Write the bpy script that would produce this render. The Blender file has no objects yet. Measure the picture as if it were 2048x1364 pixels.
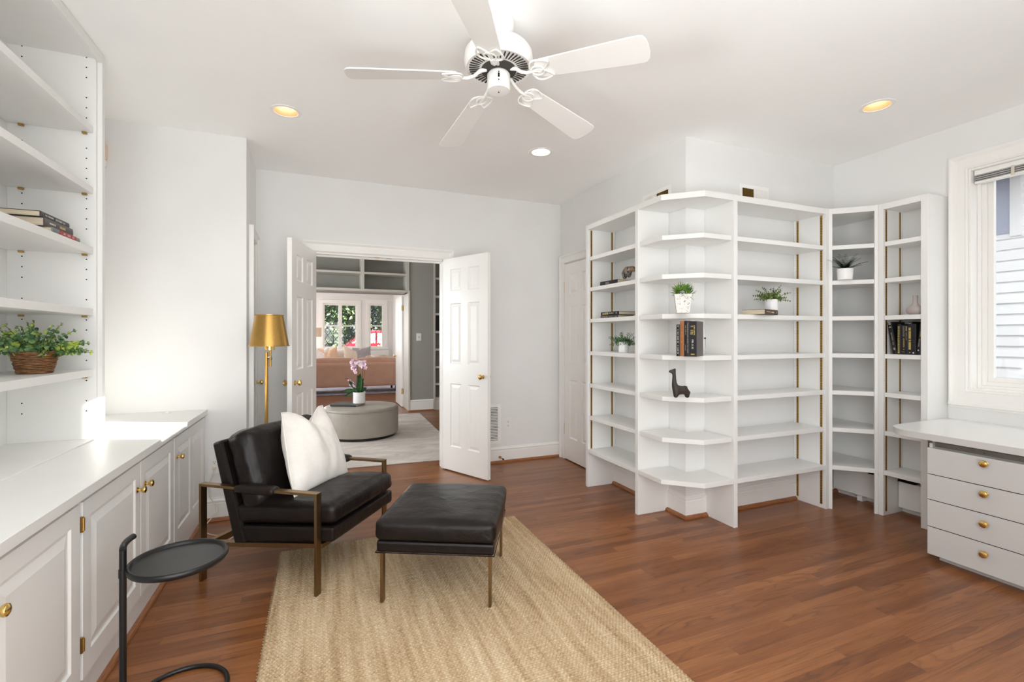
import bpy, bmesh, math, random
from mathutils import Vector, Matrix, noise
random.seed(7)
S = bpy.context.scene
COL = S.collection
PI = math.pi
CEIL = 2.739
# ------------------------------------------------------------------ camera
cam = bpy.data.objects.new('camera', bpy.data.cameras.new('camera'))
COL.objects.link(cam); S.camera = cam
cam.location = (0, 0, 1.30)
cam.rotation_euler = (PI/2, 0, -0.3873)
cam.data.sensor_width = 36.0
cam.data.lens = 36.0*942.5/2048
cam.data.shift_y = -(682-673.7)/2048
cam.data.clip_start = 0.05; cam.data.clip_end = 200
# ------------------------------------------------------------------ render look
S.view_settings.view_transform = 'Standard'
try: S.view_settings.look = 'None'
except Exception: pass
S.view_settings.gamma = 1.0
S.view_settings.use_curve_mapping = False
S.view_settings.exposure = 0.30
S.cycles.use_denoising = True
try: S.cycles.denoiser = 'OPENIMAGEDENOISE'
except Exception: pass
S.cycles.max_bounces = 12; S.cycles.diffuse_bounces = 9; S.cycles.glossy_bounces = 4
S.cycles.transmission_bounces = 6; S.cycles.transparent_max_bounces = 12
S.cycles.sample_clamp_indirect = 6.0
S.cycles.caustics_reflective = False; S.cycles.caustics_refractive = False
# ------------------------------------------------------------------ world
W = bpy.data.worlds.new('sky'); S.world = W; W.use_nodes = True
bg = W.node_tree.nodes['Background']
bg.inputs[0].default_value = (0.965, 0.98, 1.0, 1); bg.inputs[1].default_value = 2.4
# ------------------------------------------------------------------ sun
def aim(o, d): o.rotation_euler = Vector(d).to_track_quat('-Z', 'Y').to_euler()
def light(name, kind, loc, energy, color=(1, 1, 1), d=(0, 0, -1), **k):
    L = bpy.data.lights.new(name, kind); L.energy = energy; L.color = color
    for a, b in k.items(): setattr(L, a, b)
    o = bpy.data.objects.new(name, L); COL.objects.link(o); o.location = loc; aim(o, d)
    return o
light('sun', 'SUN', (9, -3, 5), 42.0, (1.0, 0.95, 0.88), (-1, 0.45, -0.262), angle=0.006)
# added fill lamps that brighten study, hall and living room from unseen sides
def fill_light(name, loc, energy, color, d, sx, sy): return light(name, 'AREA', loc, energy, color, d, shape='RECTANGLE', size=sx, size_y=sy)
fill_light('fill_rear_sky', (0.1, -0.85, 1.7), 19, (1.0, 0.99, 0.97), (0, 1, 0.1), 2.6, 1.6)  # added sky-like fill from behind the camera
fill_light('fill_rear_up', (0.1, -1.9, -0.05), 130, (0.90, 0.96, 1.0), (0, 0.45, 1.0), 3.0, 2.2)  # added upward fill, mainly to lift the ceiling
fill_light('fill_left_up', (-2.6, 0.25, 0.35), 230, (0.95, 0.99, 1.0), (0.6, 0.1, 1.0), 1.6, 1.4)  # upward fill from the left, outside an added window
fill_light('fill_bay', (-1.2, 15.5, 1.7), 120, (1, 0.98, 0.96), (0.1, -1, -0.1), 2.0, 1.6)  # fill added outside the unseen left part of the bay
fill_light('fill_living', (-2.95, 12.6, 1.6), 40, (1, 1, 1), (1, 0, 0), 2.6, 1.7)  # no window in this wall; lamp added to lighten the living room
fill_light('fill_hall', (-2.95, 6.4, 1.6), 125, (0.92, 0.98, 1), (1, 0, 0.1), 2.2, 1.6)  # no opening here; lamp added to lift the dark hall
# ------------------------------------------------------------------ node helpers
def new_mat(name):
    m = bpy.data.materials.new(name); m.use_nodes = True
    return m, m.node_tree, m.node_tree.nodes['Principled BSDF']
def lin(c):
    return tuple((x/12.92 if x <= 0.04045 else ((x+0.055)/1.055)**2.4) for x in c)
def rgb(r, g, b): return lin((r/255, g/255, b/255)) + (1,)
class N:
    def __init__(s, t): s.t = t; s.n = t.nodes; s.l = t.links
    def add(s, typ, **k):
        n = s.n.new(typ)
        for a, b in k.items(): setattr(n, a, b)
        return n
    def link(s, a, b): s.l.new(a, b)
    def put(s, n, i, v):
        if isinstance(v, bpy.types.NodeSocket): s.l.new(v, n.inputs[i])
        else: n.inputs[i].default_value = v
    def math(s, op, a, b=0.0, c=None):
        n = s.add('ShaderNodeMath', operation=op); s.put(n, 0, a); s.put(n, 1, b)
        if c is not None: s.put(n, 2, c)
        return n.outputs[0]
    def coord(s, kind='Object'): return s.add('ShaderNodeTexCoord').outputs[kind]
    def mapping(s, v, scale=(1, 1, 1), loc=(0, 0, 0), rot=(0, 0, 0)):
        n = s.add('ShaderNodeMapping'); s.put(n, 0, v); n.inputs['Scale'].default_value = scale
        n.inputs['Location'].default_value = loc; n.inputs['Rotation'].default_value = rot
        return n.outputs[0]
    def noise(s, v, scale=5, detail=4, rough=0.5, dist=0.0, dim='3D'):
        n = s.add('ShaderNodeTexNoise', noise_dimensions=dim); s.put(n, 'Vector', v); s.put(n, 'Scale', scale)
        s.put(n, 'Detail', detail); s.put(n, 'Roughness', rough); s.put(n, 'Distortion', dist)
        return n.outputs['Fac']
    def ramp(s, f, stops, interp='LINEAR'):
        n = s.add('ShaderNodeValToRGB'); s.put(n, 0, f); e = n.color_ramp.elements; n.color_ramp.interpolation = interp
        while len(e) < len(stops): e.new(0.5)
        for i, (p, c) in enumerate(stops): e[i].position = p; e[i].color = c if len(c) == 4 else tuple(c)+(1,)
        return n.outputs[0]
    def mix(s, f, a, b, typ='MIX'):
        n = s.add('ShaderNodeMix', data_type='RGBA', blend_type=typ); s.put(n, 0, f); s.put(n, 6, a); s.put(n, 7, b)
        return n.outputs[2]
    def bump(s, h, strength=0.3, dist=0.01, normal=None):
        n = s.add('ShaderNodeBump'); s.put(n, 'Height', h); s.put(n, 'Strength', strength); s.put(n, 'Distance', dist)
        if normal is not None: s.link(normal, n.inputs['Normal'])
        return n.outputs[0]
def paint(name, col, rough=0.5, spec=0.5, tex=0.0006, scale=90, vary=0.015, coat=0.0):
    m, t, p = new_mat(name); n = N(t); c = n.coord()
    f = n.noise(c, 3.0, 3); lo = tuple(x*(1-vary) for x in col[:3])+(1,); hi = tuple(min(1, x*(1+vary)) for x in col[:3])+(1,)
    n.link(n.ramp(f, [(0.3, lo), (0.7, hi)]), p.inputs['Base Color'])
    p.inputs['Roughness'].default_value = rough; p.inputs['Specular IOR Level'].default_value = spec
    p.inputs['Coat Weight'].default_value = coat
    if tex: n.link(n.bump(n.noise(c, scale, 3), 0.25, tex), p.inputs['Normal'])
    return m
def metal(name, col, rough=0.3, brushed=0.0):
    m, t, p = new_mat(name); n = N(t); c = n.coord()
    p.inputs['Metallic'].default_value = 1.0
    f = n.noise(n.mapping(c, (60, 60, 4) if brushed else (9, 9, 9)), 4, 3)
    n.link(n.ramp(f, [(0.3, tuple(x*0.85 for x in col[:3])+(1,)), (0.7, col)]), p.inputs['Base Color'])
    n.link(n.math('ADD', n.math('MULTIPLY', f, 0.15), rough-0.07), p.inputs['Roughness'])
    return m
M = {}
M['wall'] = paint('wall_paint', rgb(232, 232, 231), 0.6, 0.3)
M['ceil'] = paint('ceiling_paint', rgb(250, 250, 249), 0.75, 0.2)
M['trim'] = paint('trim_gloss_paint', rgb(242, 241, 238), 0.35, 0.5, 0.0003, 60)
M['cabinet'] = paint('cabinet_paint', rgb(233, 233, 231), 0.38, 0.5, 0.0003, 60)
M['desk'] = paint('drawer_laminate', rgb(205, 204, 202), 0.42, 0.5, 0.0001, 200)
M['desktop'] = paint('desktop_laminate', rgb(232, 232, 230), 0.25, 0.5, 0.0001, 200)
M['fan'] = paint('fan_enamel', rgb(238, 237, 234), 0.3, 0.5, 0.0)
M['greige'] = paint('greige_paint', rgb(158, 156, 150), 0.6, 0.3)
M['greigetrim'] = paint('greige_trim', rgb(198, 193, 184), 0.5, 0.4)
M['dark'] = paint('dark_void', rgb(22, 20, 18), 0.9, 0.1, 0)
M['gap'] = paint('shadow_gap', rgb(70, 68, 64), 0.8, 0.2, 0)
M['black'] = paint('black_powder_coat', rgb(15, 15, 16), 0.36, 0.5, 0.0003, 300)
M['blackcover'] = paint('black_book_cloth', rgb(26, 24, 27), 0.5, 0.4, 0.0002, 300)
M['darkcover'] = paint('charcoal_dust_jacket', rgb(58, 56, 52), 0.45, 0.4, 0.0002, 300)
M['purplecover'] = paint('brown_purple_dust_jacket', rgb(72, 62, 62), 0.4, 0.5, 0.0002, 300)
M['tancover'] = paint('tan_book_cloth', rgb(150, 98, 62), 0.6, 0.3, 0.0003, 300)
M['umbercover'] = paint('umber_dust_jacket', rgb(78, 60, 50), 0.5, 0.4, 0.0002, 300)
M['redcover'] = paint('red_dust_jacket', rgb(176, 62, 62), 0.5, 0.4, 0.0002, 300)
M['greycover'] = paint('grey_dust_jacket', rgb(120, 124, 122), 0.5, 0.4, 0.0002, 300)
M['ltcover'] = paint('cream_book_cloth', rgb(205, 190, 150), 0.6, 0.4, 0.0002, 300)
M['foil'] = metal('gold_foil', rgb(225, 200, 120), 0.35)
M['ink'] = paint('white_ink', rgb(215, 210, 200), 0.6, 0.3, 0)
M['inkgrey'] = paint('grey_ink', rgb(150, 145, 135), 0.6, 0.3, 0)
M['inktan'] = paint('pale_tan_ink', rgb(196, 150, 100), 0.6, 0.3, 0)
M['brass'] = metal('polished_brass', rgb(240, 204, 128), 0.16)
M['oldbrass'] = metal('antique_brass', rgb(196, 156, 88), 0.34, 1)
M['bronze'] = metal('bronze_frame', rgb(150, 124, 90), 0.36, 1)
M['steel'] = metal('grey_steel', rgb(150, 150, 150), 0.3)
M['copper'] = paint('copper_reflector', rgb(214, 150, 108), 0.3, 0.6, 0)
M['porcelain'] = paint('white_glaze', rgb(240, 240, 240), 0.25, 0.5, 0.0)
M['mauve'] = paint('mauve_ceramic', rgb(176, 166, 162), 0.55, 0.4, 0.0002)
M['plate'] = paint('outlet_plastic', rgb(236, 235, 232), 0.3, 0.5, 0)
M['soil'] = paint('potting_soil', rgb(52, 40, 30), 0.95, 0.1, 0.004, 120)
M['cord'] = paint('clear_ivory_cord', rgb(214, 206, 190), 0.35, 0.5, 0)
M['lead'] = paint('window_lead', rgb(52, 56, 62), 0.5, 0.5, 0)
M['shade'] = paint('linen_lampshade', rgb(226, 202, 178), 0.85, 0.2, 0.0005, 200)
M['peach'] = paint('peach_plastic', rgb(238, 206, 180), 0.5, 0.4, 0)
def mk_wood():
    m, t, p = new_mat('oak_floor'); n = N(t)
    sep = n.add('ShaderNodeSeparateXYZ'); n.link(n.coord(), sep.inputs[0]); x, y = sep.outputs[0], sep.outputs[1]
    yy = n.math('DIVIDE', y, 0.0572); row = n.math('FLOOR', yy); fy = n.math('FRACT', yy)
    def wn(a, b):
        c = n.add('ShaderNodeCombineXYZ'); n.put(c, 0, a); n.put(c, 1, b)
        w = n.add('ShaderNodeTexWhiteNoise', noise_dimensions='2D'); n.link(c.outputs[0], w.inputs['Vector']); return w.outputs['Value']
    r1 = wn(row, 3.3)
    xx = n.math('DIVIDE', n.math('ADD', x, n.math('MULTIPLY', r1, 7.0)), 1.15); pl = n.math('FLOOR', xx); fx = n.math('FRACT', xx)
    r2 = wn(row, pl); r3 = wn(pl, n.math('ADD', row, 17.0))
    # grain space: stretched along x, each board shifted
    cx = n.math('ADD', x, n.math('MULTIPLY', r2, 31.0)); cy = n.math('ADD', y, n.math('MULTIPLY', r3, 13.0))
    c = n.add('ShaderNodeCombineXYZ'); n.put(c, 0, n.math('MULTIPLY', cx, 0.12)); n.put(c, 1, cy); n.put(c, 2, r2)
    v = c.outputs[0]
    warp = n.noise(v, 8, 2, 0.55)
    vb = n.mapping(v, (0.5, 3.0, 1.0)); warpb = n.noise(vb, 9, 2, 0.5)
    pick = n.math('GREATER_THAN', r3, 0.55)
    wv_ = n.math('ADD', n.math('MULTIPLY', warp, n.math('MULTIPLY', pick, 13.0)), n.math('MULTIPLY', warpb, n.math('MULTIPLY', n.math('SUBTRACT', 1.0, pick), 9.0)))
    ring = n.math('FRACT', wv_)
    rings = n.ramp(ring, [(0.0, (0.15,)*3), (0.07, (0.85,)*3), (0.3, (1.0,)*3), (0.75, (0.82,)*3), (0.93, (0.25,)*3), (1.0, (0.15,)*3)])
    c2 = n.add('ShaderNodeCombineXYZ'); n.put(c2, 0, n.math('MULTIPLY', cx, 0.05)); n.put(c2, 1, cy); n.put(c2, 2, r3)
    fib = n.noise(c2.outputs[0], 330, 3, 0.65)
    c3 = n.add('ShaderNodeCombineXYZ'); n.put(c3, 0, n.math('MULTIPLY', cx, 0.10)); n.put(c3, 1, cy); n.put(c3, 2, r2)
    blot = n.noise(c3.outputs[0], 18, 3, 0.6)
    tone = n.math('ADD', n.math('MULTIPLY', r2, 0.24), n.math('ADD', n.math('MULTIPLY', blot, 0.42), n.math('MULTIPLY', fib, 0.32)))
    base = n.ramp(tone, [(0.25, rgb(102, 58, 30)), (0.5, rgb(140, 87, 48)), (0.78, rgb(168, 112, 68))])
    mask = n.noise(n.mapping(v, (1.5, 1.0, 1.0)), 5, 2)
    col = n.mix(n.math('MULTIPLY', n.math('SUBTRACT', 1.0, rings), n.math('MULTIPLY', n.ramp(mask, [(0.35, (0.25,)*3), (0.6, (1.0,)*3)]), 0.62)), base, rgb(76, 44, 27))
    g1 = n.math('LESS_THAN', fy, 0.018); g2 = n.math('LESS_THAN', fx, 0.0016); gap = n.math('MAXIMUM', g1, g2)
    col = n.mix(n.math('MULTIPLY', gap, 0.45), col, rgb(62, 36, 22))
    n.link(col, p.inputs['Base Color'])
    n.link(n.math('ADD', 0.27, n.math('MULTIPLY', fib, 0.14)), p.inputs['Roughness'])
    p.inputs['Coat Weight'].default_value = 0.06; p.inputs['Coat Roughness'].default_value = 0.2
    h = n.math('SUBTRACT', n.math('MULTIPLY', fib, 0.25), gap)
    n.link(n.bump(h, 0.25, 0.0012), p.inputs['Normal'])
    return m
M['floor'] = mk_wood()
def mk_shoe():
    m, t, p = new_mat('stained_shoe_moulding'); n = N(t)
    f = n.noise(n.mapping(n.coord(), (3, 3, 60)), 6, 4)
    n.link(n.ramp(f, [(0.3, rgb(120, 72, 40)), (0.7, rgb(168, 110, 66))]), p.inputs['Base Color']); p.inputs['Roughness'].default_value = 0.35
    return m
M['shoe'] = mk_shoe()
def mk_leather():
    m, t, p = new_mat('dark_brown_leather'); n = N(t); c = n.coord()
    f = n.noise(c, 5, 4, 0.6)
    n.link(n.ramp(f, [(0.3, rgb(18, 14, 13)), (0.7, rgb(31, 24, 22))]), p.inputs['Base Color'])
    vor = n.add('ShaderNodeTexVoronoi', feature='DISTANCE_TO_EDGE'); n.put(vor, 'Vector', c); n.put(vor, 'Scale', 420)
    b = n.bump(n.math('MINIMUM', vor.outputs[0], 0.25), 0.35, 0.0012)
    b2 = n.bump(n.noise(c, 16, 3, 0.5, 0.6), 0.5, 0.008, b)
    n.link(b2, p.inputs['Normal'])
    n.link(n.math('ADD', 0.24, n.math('MULTIPLY', f, 0.2)), p.inputs['Roughness']); p.inputs['Specular IOR Level'].default_value = 0.26
    p.inputs['Coat Weight'].default_value = 0.06; p.inputs['Coat Roughness'].default_value = 0.25
    return m
M['leather'] = mk_leather()
def fabric(name, a, b, scale=500, strength=0.4, rough=0.9, sheen=0.2):
    m, t, p = new_mat(name); n = N(t); c = n.coord()
    f = n.noise(c, 6, 4, 0.6); g = n.noise(c, scale, 2, 0.7)
    n.link(n.ramp(n.math('ADD', n.math('MULTIPLY', f, 0.5), n.math('MULTIPLY', g, 0.5)), [(0.35, a), (0.65, b)]), p.inputs['Base Color'])
    n.link(n.bump(g, strength, 0.0012), p.inputs['Normal']); p.inputs['Roughness'].default_value = rough
    p.inputs['Sheen Weight'].default_value = sheen
    return m
M['linen'] = fabric('oatmeal_linen', rgb(222, 217, 210), rgb(244, 241, 236), 420)
M['rose'] = fabric('dusty_rose_upholstery', rgb(224, 180, 156), rgb(238, 198, 174), 200)
M['cream'] = fabric('cream_upholstery', rgb(232, 226, 220), rgb(246, 242, 238), 200)
M['greypillow'] = fabric('grey_pillow_cotton', rgb(150, 146, 152), rgb(174, 168, 174), 300)
M['taupe'] = fabric('taupe_vinyl', rgb(150, 142, 132), rgb(166, 158, 148), 700, 0.15, 0.42, 0)
def mk_pillow_pattern(name, a, b):
    m, t, p = new_mat(name); n = N(t)
    w = n.add('ShaderNodeTexWave', wave_type='BANDS', bands_direction='DIAGONAL'); n.put(w, 'Vector', n.coord()); n.put(w, 'Scale', 14); n.put(w, 'Distortion', 1.5)
    n.link(n.ramp(w.outputs[1], [(0.4, a), (0.6, b)]), p.inputs['Base Color']); p.inputs['Roughness'].default_value = 0.9
    return m
M['peachpillow'] = mk_pillow_pattern('peach_woven_pillow', rgb(226, 180, 146), rgb(238, 214, 190))
M['creampillow'] = mk_pillow_pattern('cream_woven_pillow', rgb(196, 172, 146), rgb(238, 232, 222))
def mk_jute():
    m, t, p = new_mat('braided_jute'); n = N(t); c = n.coord()
    streak = n.noise(n.mapping(c, (26, 1.4, 1)), 1.0, 4, 0.65)
    spot = n.noise(n.mapping(c, (60, 90, 1)), 1.0, 3, 0.6)
    fine = n.noise(n.mapping(c, (500, 240, 200)), 1.0, 2, 0.7)
    big = n.noise(c, 1.6, 2)
    f = n.math('ADD', n.math('MULTIPLY', streak, 0.45), n.math('ADD', n.math('MULTIPLY', spot, 0.3), n.math('ADD', n.math('MULTIPLY', fine, 0.15), n.math('MULTIPLY', big, 0.12))))
    n.link(n.ramp(f, [(0.36, rgb(140, 114, 82)), (0.47, rgb(182, 156, 122)), (0.58, rgb(206, 184, 152)), (0.70, rgb(226, 210, 184))]), p.inputs['Base Color'])
    n.link(n.bump(fine, 0.5, 0.002), p.inputs['Normal']); p.inputs['Roughness'].default_value = 0.95; p.inputs['Specular IOR Level'].default_value = 0.15
    return m
M['jute'] = mk_jute()
def mk_hallrug():
    m, t, p = new_mat('faded_grey_rug'); n = N(t); c = n.coord()
    a = n.noise(n.mapping(c, (2.0, 5, 1)), 1.0, 5, 0.7, 0.6); b = n.noise(n.mapping(c, (5, 20, 1)), 1.6, 4, 0.7)
    base = n.ramp(a, [(0.3, rgb(178, 169, 163)), (0.5, rgb(202, 193, 186)), (0.7, rgb(220, 212, 204))])
    n.link(n.mix(n.ramp(b, [(0.60, (0, 0, 0)), (0.72, (0.75,)*3)]), base, rgb(98, 84, 84)), p.inputs['Base Color'])
    p.inputs['Roughness'].default_value = 0.95
    return m
M['hallrug'] = mk_hallrug()
M['bluerug'] = fabric('indigo_and_white_rug', rgb(112, 118, 148), rgb(196, 196, 206), 2.2, 0.2)
def mk_basket():
    m, t, p = new_mat('woven_vine'); n = N(t); c = n.coord()
    f = n.noise(n.mapping(c, (40, 40, 260)), 1.0, 3, 0.6)
    n.link(n.ramp(f, [(0.3, rgb(62, 38, 20)), (0.5, rgb(120, 80, 46)), (0.72, rgb(168, 124, 78))]), p.inputs['Base Color']); p.inputs['Roughness'].default_value = 0.6
    return m
M['basket'] = mk_basket()
def mk_stone():
    m, t, p = new_mat('polished_banded_stone'); n = N(t); c = n.coord()
    f = n.noise(n.mapping(c, (18, 18, 26)), 1.0, 4, 0.6, 1.6)
    n.link(n.ramp(f, [(0.3, rgb(24, 24, 26)), (0.43, rgb(66, 66, 66)), (0.5, rgb(140, 132, 120)), (0.56, rgb(150, 106, 62)), (0.68, rgb(60, 48, 36)), (0.8, rgb(120, 116, 108))]), p.inputs['Base Color'])
    p.inputs['Roughness'].default_value = 0.12
    return m
M['stone'] = mk_stone()
M['blackwood'] = paint('carved_dark_wood', rgb(56, 50, 44), 0.55, 0.4, 0.002, 160, 0.2)
def leafmat(name, a, b, c3, rough=0.45):
    m, t, p = new_mat(name); n = N(t)
    f = n.noise(n.coord(), 30, 2, 0.6)
    n.link(n.ramp(f, [(0.33, a), (0.5, b), (0.66, c3)]), p.inputs['Base Color']); p.inputs['Roughness'].default_value = rough
    p.inputs['Subsurface Weight'].default_value = 0.0
    return m
M['euca'] = leafmat('eucalyptus_leaf', rgb(52, 92, 52), rgb(104, 142, 92), rgb(190, 206, 84))
M['green'] = leafmat('green_leaf', rgb(30, 66, 34), rgb(62, 108, 56), rgb(104, 146, 84))
M['lime'] = leafmat('boxwood_leaf', rgb(58, 82, 34), rgb(104, 128, 62), rgb(156, 172, 96))
M['palm'] = leafmat('palm_leaf', rgb(44, 78, 22), rgb(86, 128, 36), rgb(136, 160, 70))
M['fern'] = leafmat('fern_leaf', rgb(22, 44, 22), rgb(38, 66, 34), rgb(58, 88, 48))
M['orchidleaf'] = leafmat('orchid_leaf', rgb(24, 52, 22), rgb(36, 74, 32), rgb(50, 92, 42), 0.3)
M['petal'] = leafmat('orchid_petal', rgb(150, 70, 110), rgb(226, 196, 212), rgb(240, 226, 232))
M['stem'] = paint('plant_stem', rgb(84, 88, 52), 0.6, 0.3, 0)
M['tree'] = leafmat('tree_leaves', rgb(16, 38, 24), rgb(36, 68, 40), rgb(120, 138, 70))
M['treeblue'] = leafmat('shaded_tree_leaves', rgb(20, 38, 42), rgb(38, 66, 60), rgb(78, 104, 88))
M['white_flower'] = leafmat('white_blossom', rgb(214, 208, 170), rgb(240, 236, 214), rgb(250, 248, 240))
M['carred'] = paint('red_car_paint', rgb(140, 26, 38), 0.2, 0.6, 0, coat=0.6)
M['carglass'] = paint('car_window_glass', rgb(150, 178, 184), 0.08, 0.8, 0)
M['tyre'] = paint('tyre_rubber', rgb(30, 30, 32), 0.8, 0.3, 0)
M['soffit'] = paint('brown_soffit', rgb(132, 116, 108), 0.7, 0.3, 0.001, 30)
M['siding'] = paint('white_siding', rgb(243, 244, 246), 0.6, 0.3, 0)
M['bluegrey'] = paint('sky_reflection_paint', rgb(168, 176, 198), 0.25, 0.5, 0)  # sky reflection put into the flat window colour
M['pave'] = paint('pavement', rgb(150, 146, 140), 0.9, 0.2, 0.003, 20)
M['roofing'] = paint('roof_felt', rgb(90, 88, 86), 0.9, 0.2, 0)
def mk_distress():
    m, t, p = new_mat('distressed_white_pot'); n = N(t); c = n.coord()
    f = n.noise(c, 70, 5, 0.7, 0.8)
    n.link(n.ramp(f, [(0.36, rgb(110, 104, 96)), (0.42, rgb(232, 230, 226)), (1, rgb(242, 241, 239))]), p.inputs['Base Color']); p.inputs['Roughness'].default_value = 0.7
    n.link(n.bump(f, 0.5, 0.002), p.inputs['Normal'])
    return m
M['distress'] = mk_distress()
def mk_pages():
    m, t, p = new_mat('paper_pages'); n = N(t)
    f = n.noise(n.mapping(n.coord(), (900, 3, 3)), 1.0, 2)
    n.link(n.ramp(f, [(0.3, rgb(186, 172, 146)), (0.7, rgb(222, 210, 186))]), p.inputs['Base Color']); p.inputs['Roughness'].default_value = 0.9
    return m
M['pages'] = mk_pages()
def mk_glass(name, refl=0.08):
    m = bpy.data.materials.new(name); m.use_nodes = True; t = m.node_tree; n = N(t)
    for x in list(t.nodes): t.nodes.remove(x)
    o = n.add('ShaderNodeOutputMaterial'); tr = n.add('ShaderNodeBsdfTransparent'); gl = n.add('ShaderNodeBsdfGlossy')
    gl.inputs['Roughness'].default_value = 0.02; tr.inputs[0].default_value = (0.97, 0.98, 0.98, 1)
    mx = n.add('ShaderNodeMixShader'); mx.inputs[0].default_value = refl
    n.link(tr.outputs[0], mx.inputs[1]); n.link(gl.outputs[0], mx.inputs[2]); n.link(mx.outputs[0], o.inputs[0])
    return m
M['glass'] = mk_glass('window_glass', 0.05)
def emit(name, col, st):
    m, t, p = new_mat(name); p.inputs['Emission Color'].default_value = col; p.inputs['Emission Strength'].default_value = st
    p.inputs['Base Color'].default_value = (0.9, 0.9, 0.9, 1)
    return m
M['lamp'] = emit('downlight_lens', (1.0, 0.97, 0.9, 1), 6.0)
# ------------------------------------------------------------------ mesh builder
class MB:
    def __init__(s): s.v = []; s.f = []; s.mi = []; s.cur = 0
    def add(s, vs, fs):
        o = len(s.v); s.v += [tuple(x) for x in vs]
        for f in fs: s.f.append(tuple(i+o for i in f)); s.mi.append(s.cur)
        return s
    def box(s, x0, x1, y0, y1, z0, z1):
        x0, x1 = min(x0, x1), max(x0, x1); y0, y1 = min(y0, y1), max(y0, y1); z0, z1 = min(z0, z1), max(z0, z1)
        return s.add([(x0, y0, z0), (x1, y0, z0), (x1, y1, z0), (x0, y1, z0), (x0, y0, z1), (x1, y0, z1), (x1, y1, z1), (x0, y1, z1)],
                     [(0, 3, 2, 1), (4, 5, 6, 7), (0, 1, 5, 4), (1, 2, 6, 5), (2, 3, 7, 6), (3, 0, 4, 7)])
    def obox(s, O, A, B, C):      # oriented box from corner O with edge vectors
        O, A, B, C = map(Vector, (O, A, B, C))
        vs = [O, O+A, O+A+B, O+B, O+C, O+A+C, O+A+B+C, O+B+C]
        fs = [(0, 3, 2, 1), (4, 5, 6, 7), (0, 1, 5, 4), (1, 2, 6, 5), (2, 3, 7, 6), (3, 0, 4, 7)]
        if A.cross(B).dot(C) < 0: fs = [f[::-1] for f in fs]
        return s.add(vs, fs)
    def prism(s, poly, z0, z1):
        n = len(poly); a = sum(poly[i][0]*poly[(i+1) % n][1]-poly[(i+1) % n][0]*poly[i][1] for i in range(n))
        if a < 0: poly = poly[::-1]
        vs = [(p[0], p[1], z0) for p in poly]+[(p[0], p[1], z1) for p in poly]
        return s.add(vs, [tuple(range(n))[::-1], tuple(range(n, 2*n))]+[(i, (i+1) % n, (i+1) % n+n, i+n) for i in range(n)])
    def extr(s, poly, O, U, V, L):   # 2D profile (u,v) swept along vector L from O
        O, U, V, L = map(Vector, (O, U, V, L)); n = len(poly)
        vs = [O+U*a+V*b for a, b in poly]; vs += [v+L for v in vs]
        fs = [tuple(range(n))[::-1], tuple(range(n, 2*n))]+[(i, (i+1) % n, (i+1) % n+n, i+n) for i in range(n)]
        a = sum(poly[i][0]*poly[(i+1) % n][1]-poly[(i+1) % n][0]*poly[i][1] for i in range(n))
        if a*U.cross(V).dot(L) < 0: fs = [f[::-1] for f in fs]
        return s.add(vs, fs)
    def lathe(s, prof, c=(0, 0, 0), n=28, axis='Z', caps=True):
        vs = []; fs = []
        for r, z in prof:
            for i in range(n):
                a = 2*PI*i/n; p = (r*math.cos(a), r*math.sin(a), z)
                if axis == 'X': p = (z, r*math.cos(a), r*math.sin(a))
                if axis == 'Y': p = (r*math.sin(a), z, r*math.cos(a))
                vs.append((p[0]+c[0], p[1]+c[1], p[2]+c[2]))
        for k in range(len(prof)-1):
            for i in range(n):
                j = (i+1) % n; fs.append((k*n+i, k*n+j, (k+1)*n+j, (k+1)*n+i))
        if caps:
            fs.append(tuple(range(n))[::-1]); fs.append(tuple(range((len(prof)-1)*n, len(prof)*n)))
        return s.add(vs, fs)
    def tube(s, pts, r, n=8, closed=False, caps=True):
        pts = [Vector(p) for p in pts]; m = len(pts); vs = []; fs = []; up = None
        for k, p in enumerate(pts):
            if closed: t = pts[(k+1) % m]-pts[k-1]
            else: t = pts[min(k+1, m-1)]-pts[max(k-1, 0)]
            t.normalize()
            if up is None:
                up = Vector((0, 0, 1)) if abs(t.z) < 0.9 else Vector((1, 0, 0))
            a = (up-t*up.dot(t)).normalized(); b = t.cross(a); up = a
            rr = r[k] if isinstance(r, (list, tuple)) else r
            for i in range(n):
                w = 2*PI*i/n; vs.append(p+a*rr*math.cos(w)+b*rr*math.sin(w))
        for k in range(m if closed else m-1):
            for i in range(n):
                j = (i+1) % n; k2 = (k+1) % m; fs.append((k*n+i, k*n+j, k2*n+j, k2*n+i))
        if caps and not closed: fs.append(tuple(range(n))[::-1]); fs.append(tuple(range((m-1)*n, m*n)))
        return s.add(vs, fs)
    def ball(s, c, r, n=14, sc=(1, 1, 1)):
        prof = [(max(1e-4, math.sin(PI*k/(n//2+1))), -math.cos(PI*k/(n//2+1))) for k in range(n//2+2)]
        o = len(s.v); s.lathe(prof, (0, 0, 0), n)
        for i in range(o, len(s.v)):
            v = s.v[i]; s.v[i] = (c[0]+v[0]*r*sc[0], c[1]+v[1]*r*sc[1], c[2]+v[2]*r*sc[2])
        return s
    def xf(s, Mx, start=0):
        for i in range(start, len(s.v)): s.v[i] = tuple(Mx @ Vector(s.v[i]))
        return s
    def mesh(s, name, mats, smooth=None, inv=None):
        me = bpy.data.meshes.new(name)
        vs = s.v if inv is None else [tuple(inv @ Vector(v)) for v in s.v]
        me.from_pydata(vs, [], s.f); me.update()
        if not isinstance(mats, (list, tuple)): mats = [mats]
        for m in mats: me.materials.append(M[m] if isinstance(m, str) else m)
        if len(mats) > 1: me.polygons.foreach_set('material_index', s.mi)
        if smooth is not None:
            me.polygons.foreach_set('use_smooth', [True]*len(me.polygons))
            if smooth < 3: me.set_sharp_from_angle(angle=smooth)
        return me
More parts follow.
